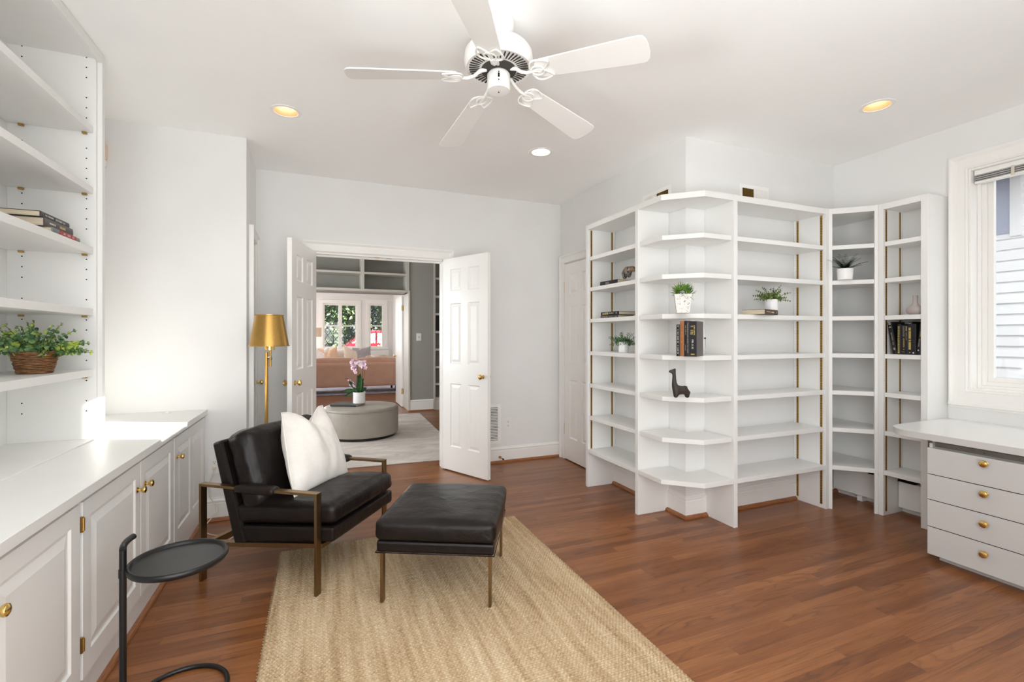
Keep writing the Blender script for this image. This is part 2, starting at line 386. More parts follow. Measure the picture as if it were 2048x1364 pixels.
def setp(o, label=None, cat=None, group=None, kind=None):
    if label: o['label'] = label
    if cat: o['category'] = cat
    if group: o['group'] = group
    if kind: o['kind'] = kind
    return o
def link(name, me):
    o = bpy.data.objects.new(name, me); COL.objects.link(o); return o
def finish(o, bevel=0.0, sub=0):
    if bevel:
        b = o.modifiers.new('bevel', 'BEVEL'); b.width = bevel; b.segments = 2; b.limit_method = 'ANGLE'; b.angle_limit = 0.6
        b.harden_normals = False
    if sub:
        b = o.modifiers.new('sub', 'SUBSURF'); b.levels = sub; b.render_levels = sub
    return o
def struct(name, mb, mats, bevel=0.0, smooth=None):
    o = link(name, mb.mesh(name, mats, smooth)); o['kind'] = 'structure'; return finish(o, bevel)
def single(name, mb, mats, label, cat, group=None, kind=None, bevel=0.0, smooth=None, loc=None, rot=None):
    """one mesh = one thing. mesh given in world space unless loc/rot given (then local)"""
    o = link(name, mb.mesh(name, mats, smooth))
    if loc is not None: o.location = loc
    if rot is not None: o.rotation_euler = rot
    setp(o, label, cat, group, kind); return finish(o, bevel)
class Thing:
    def __init__(s, name, label, cat, loc=(0, 0, 0), rot=(0, 0, 0), group=None):
        s.o = bpy.data.objects.new(name, None); COL.objects.link(s.o); s.o.empty_display_size = 0.05
        if isinstance(rot, (int, float)): rot = (0, 0, rot)
        s.o.location = loc; s.o.rotation_euler = rot; setp(s.o, label, cat, group)
        from mathutils import Euler
        s.inv = (Matrix.Translation(loc) @ Euler(rot).to_matrix().to_4x4()).inverted()
    def part(s, name, mb, mats, parent=None, world=True, bevel=0.0, smooth=None, label=None):
        o = link(name, mb.mesh(name, mats, smooth, s.inv if world else None))
        o.parent = parent or s.o
        if label: o['label'] = label
        return finish(o, bevel)
def R(d): return math.radians(d)
def copy_tree(o, parent=None):
    c = o.copy(); COL.objects.link(c)
    if parent: c.parent = parent
    for ch in o.children: copy_tree(ch, c)
    return c
# ---- panelled board: slab between plane 0 and T along N with rectangular profiled panels on the faces
def board(mb, O, U, V, Nn, Wd, Ht, T, panels, prof, both=True):
    O, U, V, Nn = Vector(O), Vector(U).normalized(), Vector(V).normalized(), Vector(Nn).normalized()
    xs = sorted({0, Wd} | {p[0] for p in panels} | {p[1] for p in panels}); ys = sorted({0, Ht} | {p[2] for p in panels} | {p[3] for p in panels})
    hand = U.cross(V).dot(Nn) > 0
    def pt(x, y, d, side): return O+U*x+V*y+(Nn*(T+d) if side else Nn*(-d))
    for side in ((1, 0) if both else (1,)):
        def face(q):
            fl = (hand == bool(side)); mb.add(q, [tuple(range(len(q))) if fl else tuple(range(len(q)))[::-1]])
        for i in range(len(xs)-1):
            for j in range(len(ys)-1):
                cx, cy = (xs[i]+xs[i+1])/2, (ys[j]+ys[j+1])/2
                if any(p[0] < cx < p[1] and p[2] < cy < p[3] for p in panels): continue
                face([pt(xs[i], ys[j], 0, side), pt(xs[i+1], ys[j], 0, side), pt(xs[i+1], ys[j+1], 0, side), pt(xs[i], ys[j+1], 0, side)])
        for a, b, c, d in panels:
            loops = [(0, 0)]+list(prof)
            L = []
            for ins, dep in loops: L.append([pt(a+ins, c+ins, dep, side), pt(b-ins, c+ins, dep, side), pt(b-ins, d-ins, dep, side), pt(a+ins, d-ins, dep, side)])
            for k in range(len(L)-1):
                for e in range(4): face([L[k][e], L[k][(e+1) % 4], L[k+1][(e+1) % 4], L[k+1][e]])
            face(L[-1])
    c = [pt(0, 0, 0, 0), pt(Wd, 0, 0, 0), pt(Wd, Ht, 0, 0), pt(0, Ht, 0, 0)]; d = [pt(0, 0, 0, 1), pt(Wd, 0, 0, 1), pt(Wd, Ht, 0, 1), pt(0, Ht, 0, 1)]
    for e in range(4):
        q = [c[e], c[(e+1) % 4], d[(e+1) % 4], d[e]]; mb.add(q, [(0, 1, 2, 3) if hand else (3, 2, 1, 0)])
    if not both: mb.add(c, [(3, 2, 1, 0) if hand else (0, 1, 2, 3)])
    return mb
PROF_DOOR = [(0.010, -0.009), (0.016, -0.009), (0.040, -0.002)]
PROF_CAB = [(0.006, -0.007), (0.014, -0.007), (0.045, 0.0)]
def six(w):   # six panels of a passage door of width w
    m = w/2; r = [(0.23, 0.84), (1.03, 1.61), (1.73, 1.94)]; out = []
    for a, b in r: out += [(0.105, m-0.045, a, b), (m+0.045, w-0.105, a, b)]
    return out
def knob_mb(c, d, r=0.016, L=0.03):
    """round knob on a stalk: c = centre on the surface, d = outward direction"""
    mb = MB(); mb.lathe([(r*0.75, 0), (r*0.75, 0.003), (r*0.35, 0.006), (r*0.3, L*0.45), (r*0.8, L*0.6), (r, L*0.8), (r*0.92, L*0.98), (r*0.5, L*1.1), (0.001, L*1.13)], n=20)
    q = Vector(d).to_track_quat('Z', 'Y').to_matrix().to_4x4(); mb.xf(Matrix.Translation(c) @ q); return mb
def hinge_mb(c, h=0.09, ax=(0, 1, 0), nn=(-1, 0, 0)):
    mb = MB(); a = Vector(ax); n_ = Vector(nn); c = Vector(c)
    mb.obox(c-a*0.010-Vector((0, 0, h/2)), a*0.020, n_*0.004, (0, 0, h))
    mb.tube([c+n_*0.006-Vector((0, 0, h/2+0.006)), c+n_*0.006+Vector((0, 0, h/2+0.006))], 0.006, 8); return mb
# =================================================================== ROOM SHELL
T_ = 0.12
struct('floor', MB().box(-3.9, 4.2, -0.57, 15.6, -0.10, 0), 'floor')
def ceiling(name, x0, x1, y0, y1, holes):
    bm = bmesh.new(); edges = []
    def loop(ps):
        vs = [bm.verts.new((p[0], p[1], CEIL)) for p in ps]
        for i in range(len(vs)): edges.append(bm.edges.new((vs[i], vs[(i+1) % len(vs)])))
    loop([(x0, y0), (x1, y0), (x1, y1), (x0, y1)])
    for c, r in holes: loop([(c[0]+r*math.cos(2*PI*i/32), c[1]+r*math.sin(2*PI*i/32)) for i in range(32)])
    bmesh.ops.triangle_fill(bm, edges=edges, use_beauty=True, use_dissolve=False)
    for f in bm.faces:
        if f.normal.z > 0: f.normal_flip()
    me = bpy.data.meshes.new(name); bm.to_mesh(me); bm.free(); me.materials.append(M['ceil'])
    o = link(name, me); o['kind'] = 'structure'; return o
DL = [(-0.20, 3.33), (3.215, 1.86), (1.594, 3.312)]
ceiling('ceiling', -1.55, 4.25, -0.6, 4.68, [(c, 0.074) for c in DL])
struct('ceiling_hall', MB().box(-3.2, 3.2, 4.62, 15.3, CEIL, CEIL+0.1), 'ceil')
struct('roof', MB().box(-4.2, 4.32, -0.62, 15.4, CEIL+0.16, CEIL+0.3), 'roofing')
# walls of the study
b = MB()
YB = 4.569
b.box(-0.62, -0.0455, YB, YB+T_, 0, CEIL); b.box(1.1355, 2.56, YB, YB+T_, 0, CEIL); b.box(-0.0455, 1.1355, YB, YB+T_, 2.0625, CEIL)
struct('wall_back', b, 'wall')
b = MB(); b.box(2.432, 2.56, 4.447, YB, 0, CEIL); b.box(2.432, 2.56, 2.80, 3.82, 0, CEIL); b.box(2.432, 2.56, 3.82, 4.447, 2.075, CEIL); b.box(2.50, 2.56, 3.82, 4.447, 0, 2.075)
struct('wall_closet', b, 'wall')
struct('wall_column', MB().box(2.432, 4.16, 2.66, 2.80, 0, CEIL), 'wall')
b = MB(); WY0, WY1, WZ0, WZ1 = 0.10, 1.768, 0.945, 2.422
b.box(4.024, 4.20, WY1, 2.66, 0, CEIL); b.box(4.024, 4.20, -0.57, WY0, 0, CEIL)
b.box(4.024, 4.20, WY0, WY1, 0, WZ0); b.box(4.024, 4.20, WY0, WY1, WZ1, CEIL)
struct('wall_right', b, 'wall')
YR = -0.45
b = MB(); b.box(-1.52, -1.40, 0.85, 3.89, 0, CEIL); b.box(-1.52, -1.40, YR-T_, -0.3, 0, CEIL); b.box(-1.52, -1.40, -0.3, 0.85, 0, 0.85); b.box(-1.52, -1.40, -0.3, 0.85, 2.55, CEIL)
struct('wall_left', b, 'wall')
b = MB(); b.box(-1.50, -1.44, -0.3, -0.26, 0.85, 2.55); b.box(-1.50, -1.44, 0.81, 0.85, 0.85, 2.55); b.box(-1.50, -1.44, -0.26, 0.81, 0.85, 0.89); b.box(-1.50, -1.44, -0.26, 0.81, 2.51, 2.55); b.box(-1.49, -1.45, -0.26, 0.81, 1.68, 1.72)
struct('window_added_left', b, 'trim')  # unseen window added so the left fill lamp can shine in
struct('wall_left_end', MB().box(-1.52, -0.492, 3.89, 3.99, 0, CEIL), 'wall')
b = MB(); b.prism([(-0.492, 3.99), (-0.60, 3.99), (-0.60, 4.09), (-0.4955, 4.09)], 0, CEIL); b.prism([(-0.495, 4.09), (-0.60, 4.09), (-0.60, 4.505), (-0.505, 4.505)], 2.072, CEIL)
b.prism([(-0.505, 4.505), (-0.60, 4.505), (-0.60, 4.60), (-0.507, 4.60)], 0, CEIL); b.box(-0.60, -0.56, 4.09, 4.505, 0, 2.072)
struct('wall_recess', b, 'wall')
b = MB(); RX0, RX1, RZ0, RZ1 = -1.3, 1.8, 0.06, 2.62
b.box(-1.52, RX0, YR-T_, YR, 0, CEIL); b.box(RX1, 4.2, YR-T_, YR, 0, CEIL); b.box(RX0, RX1, YR-T_, YR, 0, RZ0); b.box(RX0, RX1, YR-T_, YR, RZ1, CEIL)
struct('wall_rear', b, 'wall')
b = MB()
for i in range(4):
    x = RX0+(RX1-RX0)*i/3; b.box(x-0.03, x+0.03, YR-0.09, YR-0.03, RZ0+0.06, RZ1-0.05)
b.box(RX0, RX1, YR-0.10, YR-0.02, RZ0, RZ0+0.06); b.box(RX0, RX1, YR-0.10, YR-0.02, RZ1-0.05, RZ1)
struct('window_added_rear', b, 'trim')  # unseen glazing added to light the room from behind the camera
# ---------------------------------------------------------------- casings and baseboards
def casing_profile(w=0.095, t=0.022):
    return [(0, 0), (0, t*0.55), (0.008, t*0.8), (0.016, t*0.6), (w*0.55, t*0.62), (w*0.72, t*0.8), (w*0.8, t*1.1), (w*0.9, t*1.35), (w, t*1.35), (w, 0)]
def casing(name, P0, A, Wd, Ht, Nn, z0=0.0, sides=(1, 1), w=0.095, t=0.022, bottom=False):
    """trim round an opening: P0 = corner at floor on the wall plane, A = along the wall, Nn = towards the room"""
    mb = MB(); P0, A, Nn = Vector(P0), Vector(A).normalized(), Vector(Nn).normalized(); Z = Vector((0, 0, 1)); pr = casing_profile(w, t)
    def miter(p, q, out):     # profile swept from p to q, u axis = out, mitred 45 deg where flagged
        p, q = Vector(p), Vector(q); d = (q-p).normalized(); n = len(pr); vs = []
        for (e, s) in ((p, -1), (q, 1)):
            for u, v in pr: vs.append(e+out*u+Nn*v+d*(s*u*mit[0 if s < 0 else 1]))
        fs = [tuple(range(n))[::-1], tuple(range(n, 2*n))]+[(i, (i+1) % n, (i+1) % n+n, i+n) for i in range(n)]
        if Vector(out).cross(Nn).dot(d) > 0: fs = [f[::-1] for f in fs]
        mb.add(vs, fs)
    a = P0+Z*z0; c = P0+A*Wd
    if sides[0]: mit = (1 if bottom else 0, 1); miter(a, P0+Z*Ht, -A)
    if sides[1]: mit = (1 if bottom else 0, 1); miter(c+Z*z0, c+Z*Ht, A)
    mit = (1 if sides[0] else 0, 1 if sides[1] else 0); miter(P0+Z*Ht, c+Z*Ht, Z)
    if bottom: mit = (1, 1); miter(a, c+Z*z0, -Z)
    return struct(name, mb, 'trim', 0.0)
casing('trim_1', (-0.045, YB, 0), (1, 0, 0), 1.18, 2.062, (0, -1, 0))
casing('trim_2', (2.432, 3.81, 0), (0, 1, 0), 0.645, 2.082, (-1, 0, 0), w=0.085)
casing('trim_3', (-0.494, 4.08, 0), (-0.012, 0.43, 0), 0.435, 2.082, (1, 0.02, 0), w=0.062, t=0.024)
casing('trim_4', (4.024, WY0, WZ0), (0, 1, 0), WY1-WY0, WZ1-WZ0, (-1, 0, 0), w=0.095, bottom=True)
# door lining with ball-catch strikes on the head
b = MB(); b.box(-0.045, -0.03, YB-0.002, YB+T_, 0, 2.062); b.box(1.12, 1.135, YB-0.002, YB+T_, 0, 2.062); b.box(-0.045, 1.135, YB-0.002, YB+T_, 2.045, 2.062)
b.box(-0.03, 1.12, YB+0.045, YB+0.075, 2.03, 2.045)
struct('trim_5', b, 'trim', 0.002)
for k, x in enumerate((0.50, 0.61)):
    single('strike_plate', MB().box(x-0.022, x+0.022, YB+0.008, YB+0.03, 2.0425, 2.0455), 'oldbrass',
           ('left' if k == 0 else 'right')+' of two small brass strike plates under the head of the double doorway', 'strike plate', 'strike plates of the double doors')
def base_run(name, pts, z=0.16, t=0.016, side=1, shoe=True, capm='trim'):
    """baseboard along a polyline of the wall foot; side=+1: room lies left of travel"""
    mb = MB(); prof = [(0, 0), (t, 0), (t, z-0.04), (t*0.8, z-0.032), (t*1.15, z-0.026), (t*1.15, z-0.018), (t*0.5, z-0.008), (t*0.45, z), (0, z)]
    sh = MB(); ps = [(0.0, 0), (0.02, 0), (0.02, 0.008), (0.016, 0.016), (0.008, 0.022), (0, 0.024)]
    P = [Vector((p[0], p[1], 0)) for p in pts]; n = len(P)
    def offs(k, u):
        ds = []
        if k > 0: ds.append((P[k]-P[k-1]).normalized())
        if k < n-1: ds.append((P[k+1]-P[k]).normalized())
        ns = [Vector((-d.y, d.x, 0))*side for d in ds]
        if len(ns) == 1: return P[k]+ns[0]*u
        m = (ns[0]+ns[1]); return P[k]+m*(u/(1+ns[0].dot(ns[1])))
    def sweep(mb_, pr, u0=0.0):
        rings = [[offs(k, u+u0)+Vector((0, 0, v)) for u, v in pr] for k in range(n)]; q = len(pr)
        for k in range(n-1):
            vs = rings[k]+rings[k+1]; fs = [(i, (i+1) % q, (i+1) % q+q, i+q) for i in range(q)]+[tuple(range(q))[::-1], tuple(range(q, 2*q))]
            if side > 0: fs = [f[::-1] for f in fs]
            mb_.add(vs, fs)
    sweep(mb, prof); struct(name, mb, capm)
    if shoe: sweep(sh, ps, t); struct(name.replace('baseboard', 'trim')+'_shoe', sh, 'shoe')
base_run('baseboard_back', [(1.235, YB), (2.432, YB)], side=-1)
base_run('baseboard_left_end', [(-0.735, 3.89), (-0.492, 3.89)], side=-1)
base_run('baseboard_column', [(2.432, 3.53), (2.432, 2.66), (4.024, 2.66)], side=-1)
base_run('baseboard_recess', [(-0.507, YB), (-0.16, YB)], side=-1)
# ---------------------------------------------------------------- passage doors
def passage_door(name, O, U, Nn, w, h, mats='trim'):
    mb = board(MB(), O, U, (0, 0, 1), Nn, w, h, 0.035, six(w), PROF_DOOR); return struct(name, mb, mats)
def door_part(name, parent, mb, mat, smooth=0.6):
    o = link(name, mb.mesh(name, mat, smooth)); o.parent = parent; return o
# right leaf of the double door, swung into the room
H2 = Vector((1.122, 4.545, 0.012)); dR = (Vector((1.402, 3.985, 0))-Vector((H2.x, H2.y, 0))).normalized()
nR = Vector((dR.y, -dR.x, 0)); nR = nR if nR.x > 0 else -nR        # away from camera side (towards +x)
d2 = passage_door('door_1', H2, dR, nR, 0.612, 2.048)
dk = 0.612-0.06
for sgn, nm in ((-1, 'door_knob'), (1, 'door_knob')):
    c = H2+dR*dk+Vector((0, 0, 0.925))+(nR*0.035 if sgn > 0 else Vector((0, 0, 0))); door_part(nm, d2, knob_mb(c, nR*sgn, 0.024, 0.045), 'brass')
H1 = Vector((-0.030, 4.560, 0.012)); dL = (Vector((-0.198, 3.968, 0))-Vector((H1.x, H1.y, 0))).normalized()
nL = Vector((-dL.y, dL.x, 0)); nL = nL if nL.x < 0 else -nL
d1 = passage_door('door_2', H1, dL, nL, 0.612, 2.048)
for sgn in (-1, 1):
    c = H1+dL*dk+Vector((0, 0, 0.93))+(nL*0.035 if sgn > 0 else Vector((0, 0, 0))); door_part('door_knob', d1, knob_mb(c, nL*sgn, 0.024, 0.045), 'brass')
# closet door right of the double door
d3 = passage_door('door_3', (2.452, 4.44, 0.012), (0, -1, 0), (-1, 0, 0), 0.615, 2.055)
for z in (1.827, 0.327): door_part('hinge', d3, hinge_mb((2.427, 4.445, z), 0.10), 'brass')
# door in the left recess
d4 = passage_door('door_4', (-0.525, 4.10, 0.012), (-0.012, 0.40, 0), (1, 0.03, 0), 0.40, 2.05)
for z in (1.835, 0.35): door_part('hinge', d4, hinge_mb((-0.480, 4.105, z), 0.10, (0, 1, 0), (1, 0, 0)), 'brass')
door_part('door_knob', d4, knob_mb((-0.488, 4.455, 0.92), (1, 0, 0), 0.022, 0.045), 'brass')
# ---------------------------------------------------------------- windows
def win_side(name, y0, y1):
    b = MB(); x0 = 4.13; z0, z1 = WZ0, WZ1
    fr = 0.035
    b.box(4.024, 4.20, y0, y0+0.012, z0, z1); b.box(4.024, 4.20, y1-0.012, y1, z0, z1); b.box(4.024, 4.20, y0+0.012, y1-0.012, z0, z0+0.012); b.box(4.024, 4.20, y0+0.012, y1-0.012, z1-0.012, z1)
    for (a, c, d0, d1) in ((0.012, 0.030, 4.10, 4.18), (0.030, 0.055, 4.115, 4.17), (0.055, 0.085, 4.13, 4.16)):
        b.box(d0, d1, y0+a, y0+c, z0+a, z1-a); b.box(d0, d1, y1-c, y1-a, z0+a, z1-a)
        b.box(d0, d1, y0+c, y1-c, z0+a, z0+c); b.box(d0, d1, y0+c, y1-c, z1-c, z1-a)
    o = struct(name, b, 'trim', 0.002)
    g = link('window_pane', MB().box(4.143, 4.147, y0+0.08, y1-0.08, z0+0.08, z1-0.08).mesh('window_pane', 'glass')); g.parent = o
    return o
w1 = win_side('window_1', WY0, WY1)
lk = MB(); lk.box(4.095, 4.13, 1.455, 1.485, 0.985, 1.0); lk.tube([(4.11, 1.47, 0.995), (4.08, 1.47, 1.012), (4.075, 1.42, 1.012)], 0.006, 8)
o = link('window_latch', lk.mesh('window_latch', 'steel', 0.6)); o.parent = w1
# stool moulding under the window
b = MB(); b.extr([(0, 0), (0.014, 0), (0.02, 0.012), (0.032, 0.018), (0.032, 0.036), (0, 0.036)], (4.024, 0.0, 0.822), (-1, 0, 0), (0, 0, 1), (0, 1.865, 0))
struct('trim_6', b, 'trim', 0.001)
# raised mini blind
t = Thing('window_blind', 'white slatted blind pulled up into a stack at the top of the window', 'window blind', (4.075, 0.93, WZ1-0.06))
t.part('head_rail', MB().box(4.05, 4.10, WY0+0.018, WY1-0.018, WZ1-0.045, WZ1-0.013), 'trim', bevel=0.003)
for k in range(9):
    z = WZ1-0.050-k*0.0042
    t.part('slat', MB().box(4.052, 4.098, WY0+0.02, WY1-0.02, z-0.0012, z), 'steel' if k % 3 == 1 else 'trim')
t.part('bottom_rail', MB().box(4.052, 4.098, WY0+0.02, WY1-0.02, WZ1-0.100, WZ1-0.088), 'trim', bevel=0.002)
for y in (1.56, 0.9, 0.3): t.part('lift_cord', MB().tube([(4.049, y, WZ1-0.04), (4.049, y, WZ1-0.098)], 0.009, 8), 'cord')
# =================================================================== CEILING FIXTURES
for k, c in enumerate(DL):
    lab = ['recessed ceiling light with copper reflector over the left of the room', 'recessed ceiling light with copper reflector at right near the window',
           'recessed ceiling light with white reflector in the middle, beyond the fan'][k]
    t = Thing('ceiling_light', lab, 'ceiling light', (c[0], c[1], CEIL), group='recessed ceiling lights')
    t.part('trim_ring', MB().lathe([(0.0705, -0.001), (0.072, -0.004), (0.092, -0.003), (0.0945, 0.0), (0.0945, 0.001)], (0, 0, 0), 36, caps=False), 'trim', world=False, smooth=0.8)
    t.part('reflector', MB().lathe([(0.0735, -0.0015), (0.070, 0.0), (0.062, 0.060), (0.062, 0.12), (0.0, 0.121)], (0, 0, 0), 36, caps=False), 'trim' if k == 2 else 'copper', world=False, smooth=0.8)
    t.part('lens', MB().lathe([(0.0, 0.052), (0.050, 0.053), (0.0615, 0.060), (0.0, 0.062)], (0, 0, 0), 36, caps=False), 'lamp', world=False, smooth=0.8)
    L = bpy.data.lights.new('ceiling_light_lamp', 'SPOT'); L.energy = 9; L.color = (1, 0.95, 0.88); L.spot_size = R(110); L.spot_blend = 0.8; L.shadow_soft_size = 0.045
    lo = bpy.data.objects.new('ceiling_light_lamp', L); COL.objects.link(lo); lo.parent = t.o; lo.location = (0, 0, 0.045)
def fan():
    cx, cy = 0.753, 2.006
    t = Thing('ceiling_fan', 'white five-blade ceiling fan hanging from the ceiling', 'ceiling fan', (cx, cy, CEIL))
    P = lambda n, mb, m='fan', **k: t.part(n, mb, m, world=False, **k)
    P('canopy', MB().lathe([(0.045, 0.0), (0.066, -0.002), (0.070, -0.012), (0.069, -0.04), (0.058, -0.066), (0.036, -0.084), (0.024, -0.088)], n=36), smooth=0.9)
    P('downrod', MB().lathe([(0.012, -0.08), (0.012, -0.13)], n=16), 'steel', smooth=0.9)
    mh = P('motor_housing', MB().lathe([(0.03, -0.108), (0.09, -0.114), (0.135, -0.130), (0.153, -0.155), (0.157, -0.19), (0.152, -0.215), (0.146, -0.222), (0.144, -0.216), (0.10, -0.221), (0.062, -0.226)], n=48), smooth=0.7)
    v = MB()
    for i in range(44):
        a = 2*PI*i/44; d = Vector((math.cos(a), math.sin(a), 0)); e = Vector((-d.y, d.x, 0))
        v.obox(d*0.088-e*0.0028+Vector((0, 0, -0.2235)), d*0.046, e*0.0056, (0, 0, 0.004))
    o = link('vent_slots', v.mesh('vent_slots', 'gap')); o.parent = mh; o['kind'] = 'stuff'
    P('flywheel', MB().lathe([(0.078, -0.222), (0.080, -0.232), (0.055, -0.238), (0.03, -0.238)], n=36), 'gap', smooth=0.7)
    sw = P('switch_housing', MB().lathe([(0.032, -0.232), (0.044, -0.240), (0.0525, -0.252), (0.0525, -0.312), (0.049, -0.322), (0.018, -0.326), (0.001, -0.326)], n=40), smooth=0.8)
    dd = Vector((-math.sin(0.35), -math.cos(0.35), 0))
    s_ = MB(); s_.obox(dd*0.0515+Vector((-0.004, 0, -0.286)), (0.008, 0, 0), dd*0.003, (0, 0, 0.018))
    for q in (Vector((0, 0, -0.327)), dd*0.0525+Vector((0, 0, -0.262)), dd*0.0525+Vector((0, 0, -0.297))):
        o = link('screw', MB().ball(tuple(q), 0.003, 8).mesh('screw', 'dark', 0.8)); o.parent = sw
    o = link('pull_switch', s_.mesh('pull_switch', 'dark', 0.8)); o.parent = sw
    t0 = 2.9143
    for k in range(5):
        a = t0-k*2*PI/5; Rz = Matrix.Rotation(a, 4, 'Z')
        pitch = Matrix.Rotation(R(-12), 4, 'X'); dr_ = R((4.0, 8.0, 5.5, 5.0, 5.0)[k]); droop = Matrix.Translation((0.18, 0, -0.274)) @ Matrix.Rotation(dr_, 4, 'Y') @ Matrix.Translation((-0.18, 0, 0))
        # blade along +x
        bl = []; n = 14
        def wd(x):
            u = (x-0.19)/(0.665-0.19); return 0.050+0.020*min(1, u*1.2)
        xs = [0.19, 0.2, 0.215]+[0.24+0.4*i/n for i in range(n)]+[0.64]
        up = [(0.186, 0.030), (0.196, 0.044)]+[(x, wd(x)) for x in xs[2:]]+[(0.654, 0.066), (0.664, 0.052), (0.670, 0.02)]
        poly = [(x, y) for x, y in up]+[(x, -y) for x, y in up[::-1]]
        mb = MB().prism(poly, 0.004, 0.010); mb.xf(Rz @ droop @ pitch)
        o = P('blade', mb, bevel=0.0015)
        # bracket: arm plus leaf-shaped scroll loops on the underside
        br = MB()
        br.tube([(0.055, 0, 0.034), (0.085, 0, 0.026), (0.11, 0, 0.006), (0.14, 0, -0.004), (0.17, 0, -0.004)], [0.010, 0.009, 0.008, 0.008, 0.007], 8)
        def loopp(f, m=28): return [f(2*PI*i/m) for i in range(m)]
        br.tube(loopp(lambda w: (0.195+0.030*math.cos(w), 0.026*math.sin(w), -0.003)), 0.0042, 6, closed=True)
        for sg in (1, -1):
            pts = [(0.165, 0.004*sg), (0.168, 0.035*sg), (0.185, 0.054*sg), (0.215, 0.056*sg), (0.255, 0.040*sg), (0.238, 0.016*sg), (0.215, -0.002*sg), (0.19, -0.004*sg)]
            sm = []
            for i in range(len(pts)):
                p0, p1, p2, p3 = [pts[(i+q-1) % len(pts)] for q in range(4)]
                for s in (0, 0.33, 0.66):
                    sm.append(tuple(0.5*(2*p1[c]+(p2[c]-p0[c])*s+(2*p0[c]-5*p1[c]+4*p2[c]-p3[c])*s*s+(3*p1[c]-p0[c]-3*p2[c]+p3[c])*s**3) for c in (0, 1))+(-0.002,))
            br.tube(sm, 0.0042, 6, closed=True)
        br.xf(Rz @ droop @ pitch)
        P('blade_bracket', br, smooth=0.9)
fan()
# =================================================================== LEFT BUILT-IN
CX = -0.745   # plane of the cabinet doors
def base_cabinets():
    ZT = 0.789
    units = [(0.55, 1.03, 'cab'), (1.04, 1.50, 'cab'), (1.505, 2.014, 'l'), (2.036, 2.590, 'r'), (2.600, 3.110, 'l2'), (3.125, 3.875, 'two')]
    # carcasses: three units
    groups = [((0.40, 2.023), 'nearest', [(0.50, 0.99, 1), (0.995, 1.50, -1), (1.505, 2.014, -1)]),
              ((2.023, 3.118), 'middle', [(2.036, 2.590, 1), (2.600, 3.110, -1)]),
              ((3.118, 3.885), 'far', [(3.127, 3.868, -2)])]
    lab = {'nearest': 'long white base cabinet nearest the camera along the left wall', 'middle': 'white base cabinet with two paired-knob doors, behind the black side table',
           'far': 'white base cabinet with a two-panel door at the far left end, beside the armchair'}
    for (y0, y1), nm, doors in groups:
        t = Thing('base_cabinet', lab[nm], 'cabinet', (-1.0, (y0+y1)/2, 0), group='white base cabinets along the left wall')
        b = MB(); b.box(-1.39, CX-0.022, y0+0.0005, y1-0.0005, 0.0, 0.752)
        t.part('body', b, 'cabinet', bevel=0.001)
        b = MB(); b.extr([(0, 0), (0.018, 0), (0.018, 0.008), (0.014, 0.016), (0, 0.022)], (CX-0.022, y0, 0), (1, 0, 0), (0, 0, 1), (0, y1-y0, 0))
        t.part('shoe_moulding', b, 'shoe')
        for a, c, side in doors:
            w = c-a; h = 0.605; z0 = 0.132
            if side == -2: pan = [(0.07, w/2-0.03, 0.075, h-0.06), (w/2+0.03, w-0.07, 0.075, h-0.06)]
            else: pan = [(0.06, w-0.06, 0.075, h-0.06)]
            mb = board(MB(), (CX-0.0205, a, z0), (0, 1, 0), (0, 0, 1), (1, 0, 0), w, h, 0.0195, pan, PROF_CAB, both=False)
            d = t.part('door', mb, 'cabinet', bevel=0.003)
            ky = a+0.045 if side < 0 else c-0.045
            if side == -2: ky = a+0.045
            k = knob_mb((CX, ky, 0.625), (1, 0, 0), 0.0165, 0.032); k.xf(t.inv); o = link('knob', k.mesh('knob', 'brass', 0.8)); o.parent = d
            if nm == 'middle' and side > 0 or (nm == 'nearest' and a > 1.4):
                for z in (0.664, 0.255):
                    if nm == 'nearest': continue
                    hb = MB(); hb.box(CX-0.018, CX+0.002, a-0.013, a-0.003, z-0.026, z+0.026); hb.tube([(CX+0.003, a-0.006, z-0.022), (CX+0.003, a-0.006, z+0.022)], 0.004, 8)
                    hb.xf(t.inv); o = link('hinge', hb.mesh('hinge', 'oldbrass', 0.8)); o.parent = d
    b = MB(); b.box(-1.395, -0.733, 0.39, 3.888, 0.753, ZT)
    single('countertop', b, 'cabinet', 'long white countertop over the base cabinets along the left wall', 'countertop', bevel=0.002)
base_cabinets()
